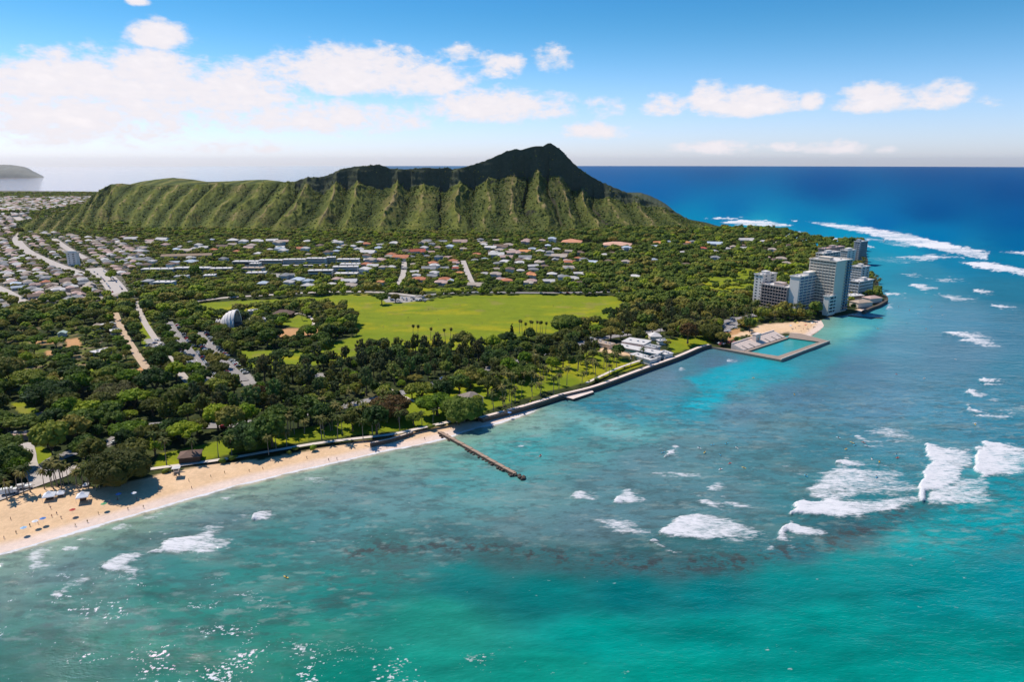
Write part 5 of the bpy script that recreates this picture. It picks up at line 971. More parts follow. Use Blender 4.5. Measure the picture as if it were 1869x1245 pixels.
gpnt = gp([(802, 789), (845, 812), (900, 843), (940, 865)], 1.0)[:, :2]; p = smooth_line(gpnt, 10); c = p.mean(0); rt = thing('stone_groin', 'narrow stone groin running from the beach into the sea', 'groin', (*c, 0)); tn = np.gradient(p, axis=0); tn /= np.linalg.norm(tn, axis=1)[:, None]; nn = np.stack([-tn[:, 1], tn[:, 0]], -1); m = MB(); m2 = MB()
for i in range(len(p) - 1): a, b_ = p[i] - c, p[i + 1] - c; h_ = 1.35 + .12 * math.sin(i * 2.3); m.prism([a - nn[i] * 1.3, b_ - nn[i + 1] * 1.3, b_ + nn[i + 1] * 1.3, a + nn[i] * 1.3], -2, h_); m2.prism([a - nn[i] * 1.0, b_ - nn[i + 1] * 1.0, b_ + nn[i + 1] * 1.0, a + nn[i] * 1.0], h_ + .003, h_ + .15)
m.build('stone_wall', STONE, rt); m2.build('walkway', mat('worn_cap', (0.36, 0.25, 0.18), .95, .4, .8), rt)
e0, e1 = gp([(938, 864), (957, 874)], .5)[:, :2]
for i in range(16):
    p_ = e0 + (e1 - e0) * i / 15 + rng.normal(size=2) * .8 - c; V0, F0 = ICO1; link('boulder', np_mesh('boulder', V0 * (1 + .2 * rng.normal(size=(len(V0), 1))) * rng.uniform(.7, 1.3), F0, STONE), rt, (p_[0], p_[1], rng.uniform(.0, .8)))
for i in range(60):
    f_ = rng.random(); p_ = gpnt[0] + (gpnt[-1] - gpnt[0]) * f_ - c + rng.normal(size=2) * .3 + (1.7 if i % 2 else -1.7) * np.array((-(gpnt[-1] - gpnt[0])[1], (gpnt[-1] - gpnt[0])[0])) / np.linalg.norm(gpnt[-1] - gpnt[0]); link('boulder', bpy.data.meshes['boulder'], rt, (p_[0], p_[1], rng.uniform(-.2, .5)), rng.uniform(0, 6), float(rng.uniform(.6, 1)))

# ------------------------------------------------------------------ vehicles
def car_proto(col, nm):
    pm = mat('car_paint_' + nm, col, .3, spec=.5); prof = [(-2.2, .35), (-2.25, .8), (-1.9, .98), (.85, .95), (1.95, .82), (2.2, .6), (2.2, .35)]; b = MB(); n = len(prof)
    for w_, s_ in ((.86, 1),): b.add([(x, -w_, z) for x, z in prof] + [(x, w_, z) for x, z in prof], [tuple(range(n)), tuple(range(2 * n - 1, n - 1, -1))] + [(i, n + i, n + (i + 1) % n, (i + 1) % n) for i in range(n)])
    c = MB().add([(-1.85, -.8, .96), (.9, -.8, .94), (.9, .8, .94), (-1.85, .8, .96), (-1.45, -.64, 1.42), (.25, -.64, 1.42), (.25, .64, 1.42), (-1.45, .64, 1.42)], [(0, 1, 5, 4), (1, 2, 6, 5), (2, 3, 7, 6), (3, 0, 4, 7)])
    rf = MB().box(-1.5, -.66, 1.423, .3, .66, 1.5); wh = MB().tube([(0, -.12, 0), (0, .12, 0)], .33, 10)
    return b.mesh('body', pm), c.mesh('window', GLASS), rf.mesh('roof', pm), wh.mesh('wheel', TYRE)
CARS = {'white': (.78, .78, .76), 'silver': (.45, .46, .47), 'black': (.02, .02, .022), 'red': (.38, .03, .025), 'blue': (.05, .11, .26), 'grey': (.18, .185, .19)}; CARP = {k: car_proto(v_, k) for k, v_ in CARS.items()}; CN = 0
def car(x, y, z, rz, col, wh_):
    global CN; CN += 1; b, c, rf, wl = CARP[col]; rt = thing('parked_car', f'{col} parked car {wh_}', 'car', (x, y, z), rz, f'{col} cars {wh_}'); link('body', b, rt); link('window', c, rt); link('roof', rf, rt)
    for sx_ in (-1.35, 1.35):
        for sy_ in (-.8, .8): link('wheel', wl, rt, (sx_, sy_, .33))
CK = ['white', 'white', 'silver', 'silver', 'black', 'grey', 'red', 'blue', 'white']
def row(ri, off, a0, a1, wh_, step=3.0, ang=math.pi / 2, fill=.8):
    p, wd, _ = ROADW[ri]; sg = np.r_[0, np.cumsum(np.linalg.norm(np.diff(p, axis=0), axis=1))]; s = sg[-1] * a0
    while s < sg[-1] * a1:
        x = np.interp(s, sg, p[:, 0]); y = np.interp(s, sg, p[:, 1]); x2 = np.interp(s + 1, sg, p[:, 0]); y2 = np.interp(s + 1, sg, p[:, 1]); h_ = math.atan2(y2 - y, x2 - x)
        if random.random() < fill: car(x - math.sin(h_) * off, y + math.cos(h_) * off, float(landz(y)) + .5, h_ + ang, random.choice(CK), wh_)
        s += step
row(6, 5.6, .05, .97, 'in the longer row of the twin parking strips', 3.4, fill=.62); row(6, -5.6, .05, .97, 'in the longer row of the twin parking strips', 3.4, fill=.6); row(7, 5.6, .05, .9, 'in the shorter of the twin parking strips', 3.6, fill=.55); row(7, -5.6, .05, .9, 'in the shorter of the twin parking strips', 3.6, fill=.5)
row(10, 4.2, .05, .75, 'along the avenue behind the beach', 7.5, 0, .30); row(10, -4.2, .05, .75, 'along the avenue behind the beach', 7.5, 0, .30); row(15, 6.5, .05, .95, 'in the lot behind the sea pool', 3.2, fill=.8); row(15, -6.5, .05, .95, 'in the lot behind the sea pool', 3.2, fill=.6); row(12, -5.4, .05, .9, 'at the far edge of the great lawn', 8, 0, .45); row(2, 6, .1, .9, 'on the wide street into town', 8, 0, .4); row(2, -6, .1, .9, 'on the wide street into town', 8, 0, .4)
for i in range(26): q = gp([(random.uniform(708, 778), random.uniform(543, 551))])[0]; car(q[0], q[1], q[2] + .42, random.choice((.1, 1.67)), random.choice(CK), 'in the car park at the back of the great lawn')
for i in range(14): q = gp([(random.uniform(268, 304), random.uniform(622, 643))])[0]; car(q[0], q[1], q[2] + .42, 1.0 + random.uniform(-.1, .1), random.choice(CK), 'on the pale lot right of the dirt road')
for (x, y, c_) in ((135, 822, 'silver'), (147, 817, 'black'), (160, 811, 'silver')): q = gp([(x, y)])[0]; car(q[0], q[1], q[2] + .45, .35, c_, f'at the road bend under the trees, {"lowest" if x < 140 else "middle" if x < 150 else "topmost"} of three')
for i in range(9): q = gp([(random.uniform(1312, 1345), random.uniform(624, 631))])[0]; car(q[0], q[1], q[2] + .3, .8, random.choice(['white', 'red', 'silver', 'black']), 'by the left end of the grandstand')
q = gp([(17, 903)])[0]; rt = thing('box_truck', 'white box truck parked on the beach road at far left', 'truck', (q[0], q[1], q[2] + .4), .45)
MB().box(-3.2, -1.2, .7, 1.6, 1.2, 3.2).build('cargo_box', mat('car_paint_white', (0, 0, 0)), rt); MB().box(1.75, -1.1, .6, 3.4, 1.1, 2.4).build('cab', mat('car_paint_white', (0, 0, 0)), rt); MB().box(3.35, -.95, 1.4, 3.46, .95, 2.2).build('windscreen', GLASS, rt.children[-1]); MB().box(-3.0, -.5, .45, 3.2, .5, .69).build('chassis', DARKM, rt); [MB().tube([(a, b_ - .15, .45), (a, b_ + .15, .45)], .45, 10).build('wheel', TYRE, rt) for a in (-2.2, 2.4) for b_ in (-1, 1)]
q = gp([(46, 893)])[0]; rt = thing('flat_trailer', 'long white trailer parked right of the box truck', 'trailer', (q[0], q[1], q[2] + .4), .45); MB().box(-3.4, -1.1, .8, 2.8, 1.1, 1.5).build('bed', mat('car_paint_white', (0, 0, 0)), rt); MB().box(-3.4, -1.1, 1.503, -.2, 1.1, 2.5).build('cover', ROOFW, rt); MB().box(2.8, -.15, .8, 4.2, .15, 1.0).build('tow_bar', DARKM, rt); [MB().tube([(a, b_ - .12, .45), (a, b_ + .12, .45)], .4, 10).build('wheel', TYRE, rt) for a in (-1.6, -.5) for b_ in (-.95, .95)]

# ------------------------------------------------------------------ beach things
CANV = mat('tent_canvas', (.78, .77, .78), .8)
def tent(x, y, s, lab):
    q = gp([(x, y)])[0]; z = min(q[2], 2.4); rt = thing('beach_tent', lab, 'tent', (q[0], q[1], z), .4); h = 2.4 * s; w_ = 2.6 * s
    m = MB(); k = [(-w_, -w_, h), (w_, -w_, h), (w_, w_, h), (-w_, w_, h)]; i_ = [(c * .45, d_ * .45, h + 1.0 * s) for c, d_, _ in k]; m.add(k + i_ + [(0, 0, h + 2.2 * s)] + [(c, d_, h - .4) for c, d_, _ in k], [(0, 1, 5, 4), (1, 2, 6, 5), (2, 3, 7, 6), (3, 0, 4, 7), (4, 5, 8), (5, 6, 8), (6, 7, 8), (7, 4, 8), (9, 10, 1, 0), (10, 11, 2, 1), (11, 12, 3, 2), (12, 9, 0, 3)]); m.build('canopy', CANV, rt)
    for c, d_, _ in k: MB().tube([(c * .97, d_ * .97, -.3), (c * .97, d_ * .97, h)], .06, 5).build('pole', WHITE, rt)
    MB().box(-w_ * .5, -w_ * .3, 0, w_ * .5, w_ * .3, 1.0).build('counter', WOODD, rt); block(q[0], q[1], 4)
tent(91, 911, 1.0, 'white peaked beach tent, left of the pair on the sand'); tent(152, 912, 1.0, 'white peaked beach tent, right of the pair on the sand'); tent(111, 905, .7, 'small white tent just right of the left peaked tent'); tent(157, 888, .5, 'tiny white awning under the palms behind the right peaked tent')
def lifeguard(x, y, lab):
    q = gp([(x, y)])[0]; rt = thing('lifeguard_tower', lab, 'lifeguard tower', (q[0], q[1], min(q[2], 2.4)), .3); MB().box(-1.2, -1.2, 1.8, 1.2, 1.2, 3.9).build('cabin', CREAM, rt); cb_ = rt.children[-1]; MB().hip(-1.2, -1.2, 1.25, 1.2, 3.903, 4.6, ov=.8).build('roof', ROOFW, rt); MB().box(-1.0, -1.26, 2.7, 1.0, -1.15, 3.6).build('window', GLASS, cb_); [MB().tube([(a, b_, -.3), (a, b_, 1.8)], .12, 5).build('leg', WOODD, rt) for a in (-1, 1) for b_ in (-1, 1)]
    m = MB(); [m.box(-.4, -1.25 - .3 * i, 1.5 - .3 * i, .4, -1.0 - .3 * i, 1.6 - .3 * i) for i in range(5)]; m.build('ladder', WOODD, rt); block(q[0], q[1], 3)
lifeguard(323, 866, 'white roofed lifeguard tower behind the left part of the beach'); lifeguard(836, 774, 'white roofed lifeguard tower at the root of the groin')
UM = {'blue': (.10, .22, .50), 'white': (.78, .76, .75), 'light blue': (.36, .55, .72), 'red': (.5, .07, .05), 'green': (.12, .36, .16), 'yellow': (.75, .52, .08)}
def umbrella(x, y, col, lab):
    q = gp([(x, y)])[0]; q[2] = min(q[2], 2.2); rt = thing('beach_umbrella', lab, 'umbrella', (q[0], q[1], q[2])); MB().cone((0, 0), 1.35, 1.85, 2.5, 8, .03).build('canopy', mat('canvas_' + col.replace(' ', '_'), UM[col], .8), rt); MB().tube([(0, 0, -.3), (0, 0, 2.45)], .035, 5).build('pole', WHITE, rt)
for x, y, c_, l_ in ((65, 957, 'white', 'white umbrella in the middle of the sand at left'), (44, 969, 'light blue', 'light blue umbrella nearest the water at left'), (79, 952, 'blue', 'dark blue umbrella right of the white one'), (217, 907, 'blue', 'blue umbrella near the shade of the huge tree'), (133, 936, 'red', 'red umbrella below the right peaked tent'), (190, 925, 'green', 'small green umbrella below the palms'), (930, 757, 'blue', 'bright blue umbrella on the sand under the sea wall'), (1443, 597, 'light blue', 'light blue umbrella beside the grandstand end'),
                     (1470, 596, 'red', 'red umbrella on the small beach below the towers'), (1455, 592, 'yellow', 'yellow umbrella on the small beach below the towers'), (1482, 592, 'white', 'white umbrella on the small beach below the towers'), (245, 905, 'white', 'white umbrella right of the blue one near the huge tree')): umbrella(x, y, c_, l_)

# ------------------------------------------------------------------ people
SKINS = [mat('skin_tan', (.34, .19, .12), .6), mat('skin_fair', (.48, .30, .21), .6), mat('skin_brown', (.16, .085, .055), .6)]
def body_mesh(pose, sm_):
    me = bpy.data.meshes.new('body'); sit = pose == 'sit'; wk = pose == 'walk'; zh = .92 if not sit else .12
    J = {'pel': (0, 0, zh), 'wai': (0, 0, zh + .18), 'che': (.01, 0, zh + .40), 'nec': (.01, 0, zh + .56), 'hea': (.03, 0, zh + .68), 'top': (.02, 0, zh + .80)}
    for s, n_ in ((-1, 'r'), (1, 'l')):
        a = (.22 if s > 0 else -.18) if wk else .03
        J['sh' + n_] = (0, s * .19, zh + .50); J['el' + n_] = (-a * .5 + (.05 if sit else 0), s * .26, zh + .24); J['wr' + n_] = (-a * .5 + (.22 if sit else .06), s * .25, zh + .02)
        J['fi' + n_] = (-a * .5 + (.31 if sit else .09), s * .24, zh - .10 if not sit else zh - .02); J['hi' + n_] = (0, s * .10, zh - .04)
        J['kn' + n_] = ((a, s * .11, .50) if not sit else (.25, s * .24, .06)); J['an' + n_] = ((a * 1.1 - (.1 if wk and s < 0 else 0), s * .11, .09) if not sit else (.20, s * .28, -.36)); J['to' + n_] = ((J['an' + n_][0] + .17, s * .12, .03) if not sit else (.30, s * .29, -.42))
    ks = list(J); E = [('pel', 'wai'), ('wai', 'che'), ('che', 'nec'), ('nec', 'hea'), ('hea', 'top')]
    for n_ in 'rl': E += [('che', 'sh' + n_), ('sh' + n_, 'el' + n_), ('el' + n_, 'wr' + n_), ('wr' + n_, 'fi' + n_), ('pel', 'hi' + n_), ('hi' + n_, 'kn' + n_), ('kn' + n_, 'an' + n_), ('an' + n_, 'to' + n_)]
    rad = {'pel': .14, 'wai': .125, 'che': .155, 'nec': .055, 'hea': .10, 'top': .085}; rd2 = {'sh': .068, 'el': .045, 'wr': .033, 'fi': .03, 'hi': .095, 'kn': .06, 'an': .042, 'to': .035}
    me.from_pydata([J[k_] for k_ in ks], [(ks.index(a), ks.index(b_)) for a, b_ in E], []); ob = bpy.data.objects.new('tmp', me); COL.objects.link(ob); md = ob.modifiers.new('s', 'SKIN'); 
    if not me.skin_vertices: me.attributes
    for i, k_ in enumerate(ks): r_ = rad.get(k_, rd2.get(k_[:2], .05)); me.skin_vertices[0].data[i].radius = (r_, r_); me.skin_vertices[0].data[i].use_root = k_ == 'pel'
    ob.modifiers.new('d', 'SUBSURF').levels = 1; dg = bpy.context.evaluated_depsgraph_get(); out = bpy.data.meshes.new_from_object(ob.evaluated_get(dg)); bpy.data.objects.remove(ob); out.name = 'body'; out.materials.clear(); out.materials.append(sm_); out.polygons.foreach_set('use_smooth', np.ones(len(out.polygons), bool)); return out
BODY = {}
try:
    for ps in ('stand', 'walk', 'sit'):
        for i, sk_ in enumerate(SKINS):
            if i == 0: b0_ = body_mesh(ps, sk_); BODY[ps, 0] = b0_
            else: b_ = b0_.copy(); b_.materials.clear(); b_.materials.append(sk_); BODY[ps, i] = b_
except Exception as ex: print('skin failed', ex)
HAIR = mat('dark_hair', (.025, .018, .014), .7); CLO = {'red': (.45, .05, .05), 'blue': (.04, .10, .35), 'black': (.02, .02, .025), 'white': (.75, .74, .72), 'yellow': (.65, .45, .05), 'green': (.06, .25, .10), 'pink': (.65, .2, .3)}
def cloth_parts(zh):
    sh = MB(); n = 10; ring = lambda z, a, b_: [(a * math.cos(6.2832 * k_ / n), b_ * math.sin(6.2832 * k_ / n), z) for k_ in range(n)]
    v_ = ring(zh + .16, .135, .165) + ring(zh + .0, .155, .20) + ring(zh - .10, .165, .21); sh.add(v_, [(r_ * n + k_, r_ * n + (k_ + 1) % n, (r_ + 1) * n + (k_ + 1) % n, (r_ + 1) * n + k_) for r_ in range(2) for k_ in range(n)]); return sh
HV, HF = ICO1; hairm = np_mesh('hair', np.where(HV[:, 2:3] > -.2, HV, HV * .9) * (.115, .105, .115), HF, HAIR, True)
CLM = {(c_, z_): cloth_parts(z_).mesh('swim_shorts', mat('cloth_' + c_, v_, .85)) for c_, v_ in CLO.items() for z_ in (.92, .12)}
def person(q, pose, i, col, lab, grp, rz=None):
    rt = thing('person', lab, 'person', tuple(map(float, q)), random.uniform(0, 6.28) if rz is None else rz, grp); zh = .12 if pose == 'sit' else .92
    link('body', BODY[pose, i % 3], rt); link('swim_shorts', CLM[col, zh], rt); link('hair', hairm, rt, (.005, 0, zh + .75)); return rt
ck = list(CLO)
for i, (x, y) in enumerate([(90, 925), (93, 930), (148, 917), (234, 932), (262, 928), (55, 962), (70, 958), (95, 945), (104, 940), (30, 975), (112, 948), (138, 962), (180, 940), (200, 918), (215, 915), (250, 914), (290, 895), (345, 880), (410, 865), (455, 862), (350, 893), (480, 858), (560, 838), (600, 842), (615, 840), (640, 820), (705, 818), (745, 800), (775, 803), (822, 783), (20, 950), (8, 985), (160, 955), (385, 872)]):
    q = gp([(x, y)])[0]; dd = float(sdf(q[None, 0], q[None, 1], LAND)[0]); z = float(np.clip(.0045 * max(dd, 0) ** 1.55 + .035 * max(dd, 0), .02, 2.5)); q = gp([(x, y)], z)[0]; c_ = ck[i % 7]; wh_ = 'on the wide sand at left' if x < 200 else 'on the narrowing middle of the beach' if x < 500 else 'on the sand near the groin'
    person((q[0], q[1], z), 'walk' if i % 3 else 'stand', i, c_, f'{"walking" if i % 3 else "standing"} person in {c_} shorts {wh_}', f'people in {c_} {wh_}')
for i, (x, y) in enumerate([(1452, 600), (1460, 597), (1466, 602), (1474, 599), (1480, 596), (1488, 592), (1446, 603), (1470, 590), (1492, 589), (1462, 606), (1476, 605), (1485, 600)]):
    q = gp([(x, y)], 1.5)[0]; c_ = ck[i % 7]; person(q, 'walk' if i % 2 else 'stand', i, c_, f'tiny person in {c_} shorts on the small beach below the towers', f'people in {c_} on the small beach')
for i, (x, y) in enumerate([(782, 566), (790, 566), (797, 567), (770, 567), (760, 572), (745, 581), (800, 585), (840, 560), (920, 570), (880, 592), (700, 598), (960, 580), (1010, 560), (735, 560)]):
    q = gp([(x, y)])[0]; c_ = ck[i % 7]; person(q, 'walk' if i % 2 else 'stand', i, c_, f'tiny person in {c_} shorts out on the great lawn', f'people in {c_} on the great lawn')
BRD = {'white': (.78, .77, .74), 'yellow': (.75, .50, .06), 'blue': (.05, .40, .60), 'red': (.55, .10, .06)}; prof = []
def board():
    n = 12; pts = [(-1.45, 0)] + [(x_, .29 * math.sin(math.pi * ((x_ + 1.5) / 3.05)) ** .55) for x_ in np.linspace(-1.3, 1.35, n)] + [(1.5, 0)]; up_ = pts; dn_ = [(a, -b_) for a, b_ in pts[1:-1]][::-1]; pl_ = up_ + dn_; k_ = len(pl_)
    return MB().add([(a, b_, .02 + .05 * max(0, a - .8) ** 2) for a, b_ in pl_] + [(a, b_, .10 + .05 * max(0, a - .8) ** 2) for a, b_ in pl_], [tuple(range(k_)), tuple(range(2 * k_ - 1, k_ - 1, -1))] + [(i, k_ + i, k_ + (i + 1) % k_, (i + 1) % k_) for i in range(k_)])
BRM = {c_: board().mesh('surfboard', mat('board_' + c_, v_, .35)) for c_, v_ in BRD.items()}; bk = list(BRD)
SURF = [(1530, 799), (1555, 808), (1560, 812), (1576, 808), (1582, 814), (1544, 820), (1636, 831), (1638, 836), (1591, 838), (1605, 843), (1314, 830), (1332, 846), (1315, 857), (1358, 854), (1471, 869), (1636, 683), (1687, 691), (1450, 720), (1600, 871), (1210, 826), (1276, 818), (1286, 826), (1300, 812), (1326, 810), (1345, 818), (1375, 690), (1640, 560), (1660, 566), (1676, 572), (1700, 560), (1655, 590), (1690, 600), (1720, 575), (1602, 600), (522, 1054), (986, 832), (1744, 656), (1780, 775)]
for i, (x, y) in enumerate(SURF):
    q = gp([(x, y)], 0.45)[0]; col = 'yellow' if x == 522 else 'blue' if x in (1314, 1210, 1326) else bk[i % 4]; wh_ = 'left of the big breakers' if y > 790 and x > 1440 else 'between groin and big breakers' if y > 790 else 'in the water right of the towers' if y < 610 else 'on the reef below the towers'
    rz = random.uniform(0, 6.28); lab = 'lone yellow board and its rider in the lower left water' if x == 522 else f'{col} surfboard {wh_}'
    b_ = tag(link('surfboard', BRM[col], None, tuple(q), rz), lab, 'surfboard', None if x == 522 else f'{col} surfboards {wh_}'); person((q[0], q[1], q[2] + .08), 'sit', i, ck[(i + 2) % 7], f'surfer in {ck[(i + 2) % 7]} shorts on {col} board {wh_}' if x != 522 else 'surfer sitting on the lone yellow board at lower left', f'surfers in {ck[(i + 2) % 7]} {wh_}' if x != 522 else None, rz)
q = gp([(1613, 441)], .3)[0]; rt = thing('sailboat', 'small boat with a white triangular sail beyond the farthest tower', 'sailboat', tuple(q), .6); MB().add([(-3, 0, 0), (-2.6, -.9, .1), (1.2, -.9, .1), (3.6, 0, .2), (1.2, .9, .1), (-2.6, .9, .1), (-3, 0, .8), (-2.6, -1, .8), (1.2, -1, .8), (3.8, 0, .9), (1.2, 1, .8), (-2.6, 1, .8)], [(5, 4, 3, 2, 1, 0), (6, 7, 8, 9, 10, 11)] + [(i, (i + 1) % 6, 6 + (i + 1) % 6, 6 + i) for i in range(6)]).build('hull', WHITE, rt); MB().tube([(.4, 0, .8), (.4, 0, 9)], .07, 5).build('mast', DARKM, rt); MB().add([(.3, .02, 1.6), (-3, .25, 1.7), (.3, .02, 8.8), (.3, -.02, 1.6), (-3, .2, 1.7), (.3, -.02, 8.8)], [(0, 1, 2), (5, 4, 3), (0, 3, 4, 1), (1, 4, 5, 2)]).build('sail', CANV, rt)
print('cars', CN)
# ------------------------------------------------------------------ planting
IRON = [[(420, 650), (560, 668), (640, 655), (700, 640), (770, 640), (880, 642), (960, 655), (1060, 625), (1130, 628), (1110, 660), (980, 690), (860, 690), (740, 705), (640, 735), (540, 765), (420, 785), (300, 790), (330, 740), (420, 705)],
        [(1100, 585), (1180, 565), (1300, 570), (1390, 555), (1400, 580), (1330, 592), (1230, 602), (1130, 608)]]
BEACHLAWN = [(290, 850), (420, 830), (560, 802), (640, 740), (760, 735), (835, 760), (760, 783), (640, 802), (500, 823), (400, 840)]
SEAPARK = [(880, 745), (960, 690), (1080, 660), (1190, 660), (1110, 690), (1000, 722), (900, 756)]
GARDEN = [(0, 600), (210, 590), (275, 690), (180, 720), (0, 705)]
TOWN = [(-300, 385), (60, 398), (170, 420), (255, 440), (290, 470), (270, 520), (235, 548), (120, 556), (0, 568), (-300, 590)]
def region(x, y):
    if y < 470: return 'on the wooded foot of the mountain'
    if y < 540: return 'between houses behind the great lawn' if x < 1150 else 'in the park left of the towers'
    if x > 1090: return 'behind the walled sea pool'
    if x < 290 and y < 590: return 'in the wood below the crowded town'
    if x < 290 and y < 720: return 'in the garden left of the dirt road'
    if x < 300: return 'near the left end of the beach'
    if x < 450 and y < 720: return 'beside the rows of parked cars'
    if x < 660 and y < 640: return 'in the grove around the ribbed shell'
    if y < 660: return 'by the near edge of the great lawn'
    if y > 745: return 'on the grass behind the beach'
    if x > 850: return 'on the grass behind the sea wall'
    return 'in the grove between lawn and beach'
CW = {'dark': 'dark green', 'mid': 'mid green', 'olive': 'olive green', 'bright': 'bright yellow green', 'brown': 'brownish', 'rust': 'rusty brown', 'ironwood': 'brown green', 'golden': 'golden yellow'}
placed = []; cell = {}
def free(x, y, r):
    i, j = int(x // 8), int(y // 8)
    for a in range(i - 3, i + 4):
        for b_ in range(j - 3, j + 4):
            for (qx, qy, qr) in cell.get((a, b_), ()):
                if (qx - x) ** 2 + (qy - y) ** 2 < (max(r, qr) * .80 + min(r, qr) * .50) ** 2: return False
    return True
def occupy(x, y, r): cell.setdefault((int(x // 8), int(y // 8)), []).append((x, y, r))
for (bx, by, br) in BLOCK: occupy(bx, by, br * 1.25)

# --- trees that stand out in the photo: (px, py of the foot, crown radius, kind, leaf colour, label)
SOLO = [(222, 882, 15.5, 'round_tree', 'banyan', 'huge brown green tree standing on the sand at the left of the beach'), (100, 745, 19, 'spreading_tree', 'dark', 'very wide dark green tree with deep shade above the small bright lawn at left'),
        (215, 738, 15, 'spreading_tree', 'brown', 'wide brownish tree right of the widest dark tree at left'), (236, 803, 11, 'spreading_tree', 'bright', 'yellow green umbrella tree above the pale road bend'), (712, 762, 14, 'spreading_tree', 'rust', 'big rusty brown tree in the grove above the groin'),
        (798, 757, 14, 'spreading_tree', 'bright', 'big bright green tree just inland of the groin'), (846, 768, 13.5, 'round_tree', 'dark', 'big dark tree overhanging the sand beside the groin'), (455, 820, 13, 'round_tree', 'dark', 'broad dark tree behind the beach, left of the open lawn'),
        (497, 814, 10, 'round_tree', 'mid', 'round green tree right next to the broad dark tree behind the beach'), (660, 772, 11, 'spreading_tree', 'mid', 'spreading green tree on the open beach lawn'), (688, 792, 9, 'round_tree', 'dark', 'dark round tree on the beach lawn closest to the promenade'),
        (4, 866, 13, 'round_tree', 'dark', 'big dark tree cut by the left edge of the photo'), (98, 838, 10, 'round_tree', 'mid', 'rounded green tree between the pale lane and the road'), (140, 812, 9.5, 'round_tree', 'olive', 'olive tree behind the three parked cars at left'), (172, 850, 8, 'round_tree', 'olive', 'small olive tree left of the huge brown green tree'),
        (697, 556, 8, 'round_tree', 'dark', 'dark bushy tree at the back corner of the great lawn'), (722, 552, 5.5, 'round_tree', 'rust', 'small rusty tree beside the lawn car park'), (597, 650, 8, 'round_tree', 'dark', 'dark tree alone at the left tip of the great lawn'), (470, 675, 7.5, 'spreading_tree', 'dark', 'small umbrella tree on the lawn left of the grove'),
        (516, 668, 9.5, 'spreading_tree', 'dark', 'wider umbrella tree casting shade on the lawn left of the grove'), (563, 655, 5, 'round_tree', 'mid', 'small round tree on the narrow neck of the lawn'), (1034, 604, 16, 'spreading_tree', 'dark', 'low wide umbrella tree at the right near edge of the great lawn'), (1112, 585, 9, 'spreading_tree', 'dark', 'umbrella tree at the right tip of the great lawn'),
        (1255, 626, 10, 'round_tree', 'rust', 'brown green tree right of the white roofed pavilions'), (1295, 618, 12, 'round_tree', 'olive', 'large olive tree at the shore end of the sea wall'), (1368, 605, 6.5, 'round_tree', 'mid', 'rounded tree behind the pool grandstand'), (1326, 622, 4, 'round_tree', 'mid', 'small tree between parked cars and the pool grandstand'),
        (755, 776, 6, 'spreading_tree', 'mid', 'small flat topped tree on the beach lawn left of the groin'), (728, 770, 6.5, 'spreading_tree', 'brown', 'small pinkish brown tree on the beach lawn'), (356, 505, 8, 'round_tree', 'bright', 'bright green round tree among the flat roofed school buildings'), (203, 512, 7, 'round_tree', 'bright', 'bright green tree beside the wide street into town'),
        (25, 556, 5, 'round_tree', 'golden', 'golden flowering tree where the wide street enters the town'), (38, 428, 8, 'round_tree', 'golden', 'golden tree beside the winding street at far left'), (470, 738, 7, 'round_tree', 'rust', 'reddish tree in the dark grove'), (178, 690, 8, 'round_tree', 'dark', 'tall dark tree in the garden left of the dirt road'), (235, 708, 10, 'spreading_tree', 'bright', 'yellow green tree at the near end of the dirt road'), (905, 668, 12, 'round_tree', 'dark', 'dark tree just behind the sea wall lawn'), (955, 690, 11, 'spreading_tree', 'dark', 'wide dark tree on the lawn above the sea wall')]
SOLO_P = gp(SOLO)
for (px_, py_, r_, kd, vr, lab), q in zip(SOLO, SOLO_P):
    if kd == 'spreading_tree' and r_ > 10 or kd == 'round_tree' and r_ > 10: 
        key = (kd, vr, 'solo', int(r_)); 
        if key not in PROTO:      # a big crown needs leaves of normal size: its own mesh
            sd = int(px_ * 3 + py_); PROTO[key] = (make_crown('crown', 'spreading' if kd == 'spreading_tree' else 'round', r_, 0.62 if kd[0] == 's' else .68, vr, sd, 34, 0.60, 12), r_ * .38 if kd[0] == 's' else r_ * .14, make_trunk(r_ * .75, r_ * .06, r_ * .6, sd, 7))
        cr, hz_, tk = PROTO[key]; rt = thing(kd, lab, 'tree', tuple(q), random.uniform(0, 6)); link('trunk', tk, rt); link('crown', cr, rt, (0, 0, hz_))
    else:
        tree(kd, vr, 0, *q, r_ / (8.0 if kd[0] == 's' else 6.0), lab, None)
    occupy(q[0], q[1], r_ * .8)

# --- conifers and palms that stand out
def conifer(px_, py_, h_, lab):
    q = gp([(px_, py_)])[0]; rt = thing('pine_tree', lab, 'tree', tuple(q)); m = MB(); m.tube([(0, 0, -.3), (0, 0, h_ * .6), (0, 0, h_ * .97)], [.35, .22, .05], 6); m.build('trunk', BARK, rt)
    pf = [(h_ * .03 * math.cos(k * 2.4), h_ * .03 * math.sin(k * 2.4), h_ * (.1 + .86 * k / 16), h_ * .155 * (1 - k / 17.5) + .15) for k in range(17)]
    V, Fc = leafcloud(pf, 46, .5, int(px_), 1.3, .8); link('crown', tri_mesh('crown', V, Fc, leafm('pine')), rt); occupy(q[0], q[1], 4)
conifer(934, 628, 19, 'tall dark narrow pine at the near edge of the great lawn'); conifer(957, 624, 11, 'short dark narrow pine right of the tall one at the lawn edge')
for i, (x, y) in enumerate([(754, 620), (763, 622), (786, 622), (813, 627), (822, 628)]):
    q = gp([(x, y)])[0]; palm(i, *q, 1.0, 'slender fan palm with a round head at the near edge of the great lawn', 'fan palms at the near edge of the great lawn', 'fan_palm', FANS); occupy(q[0], q[1], 4)
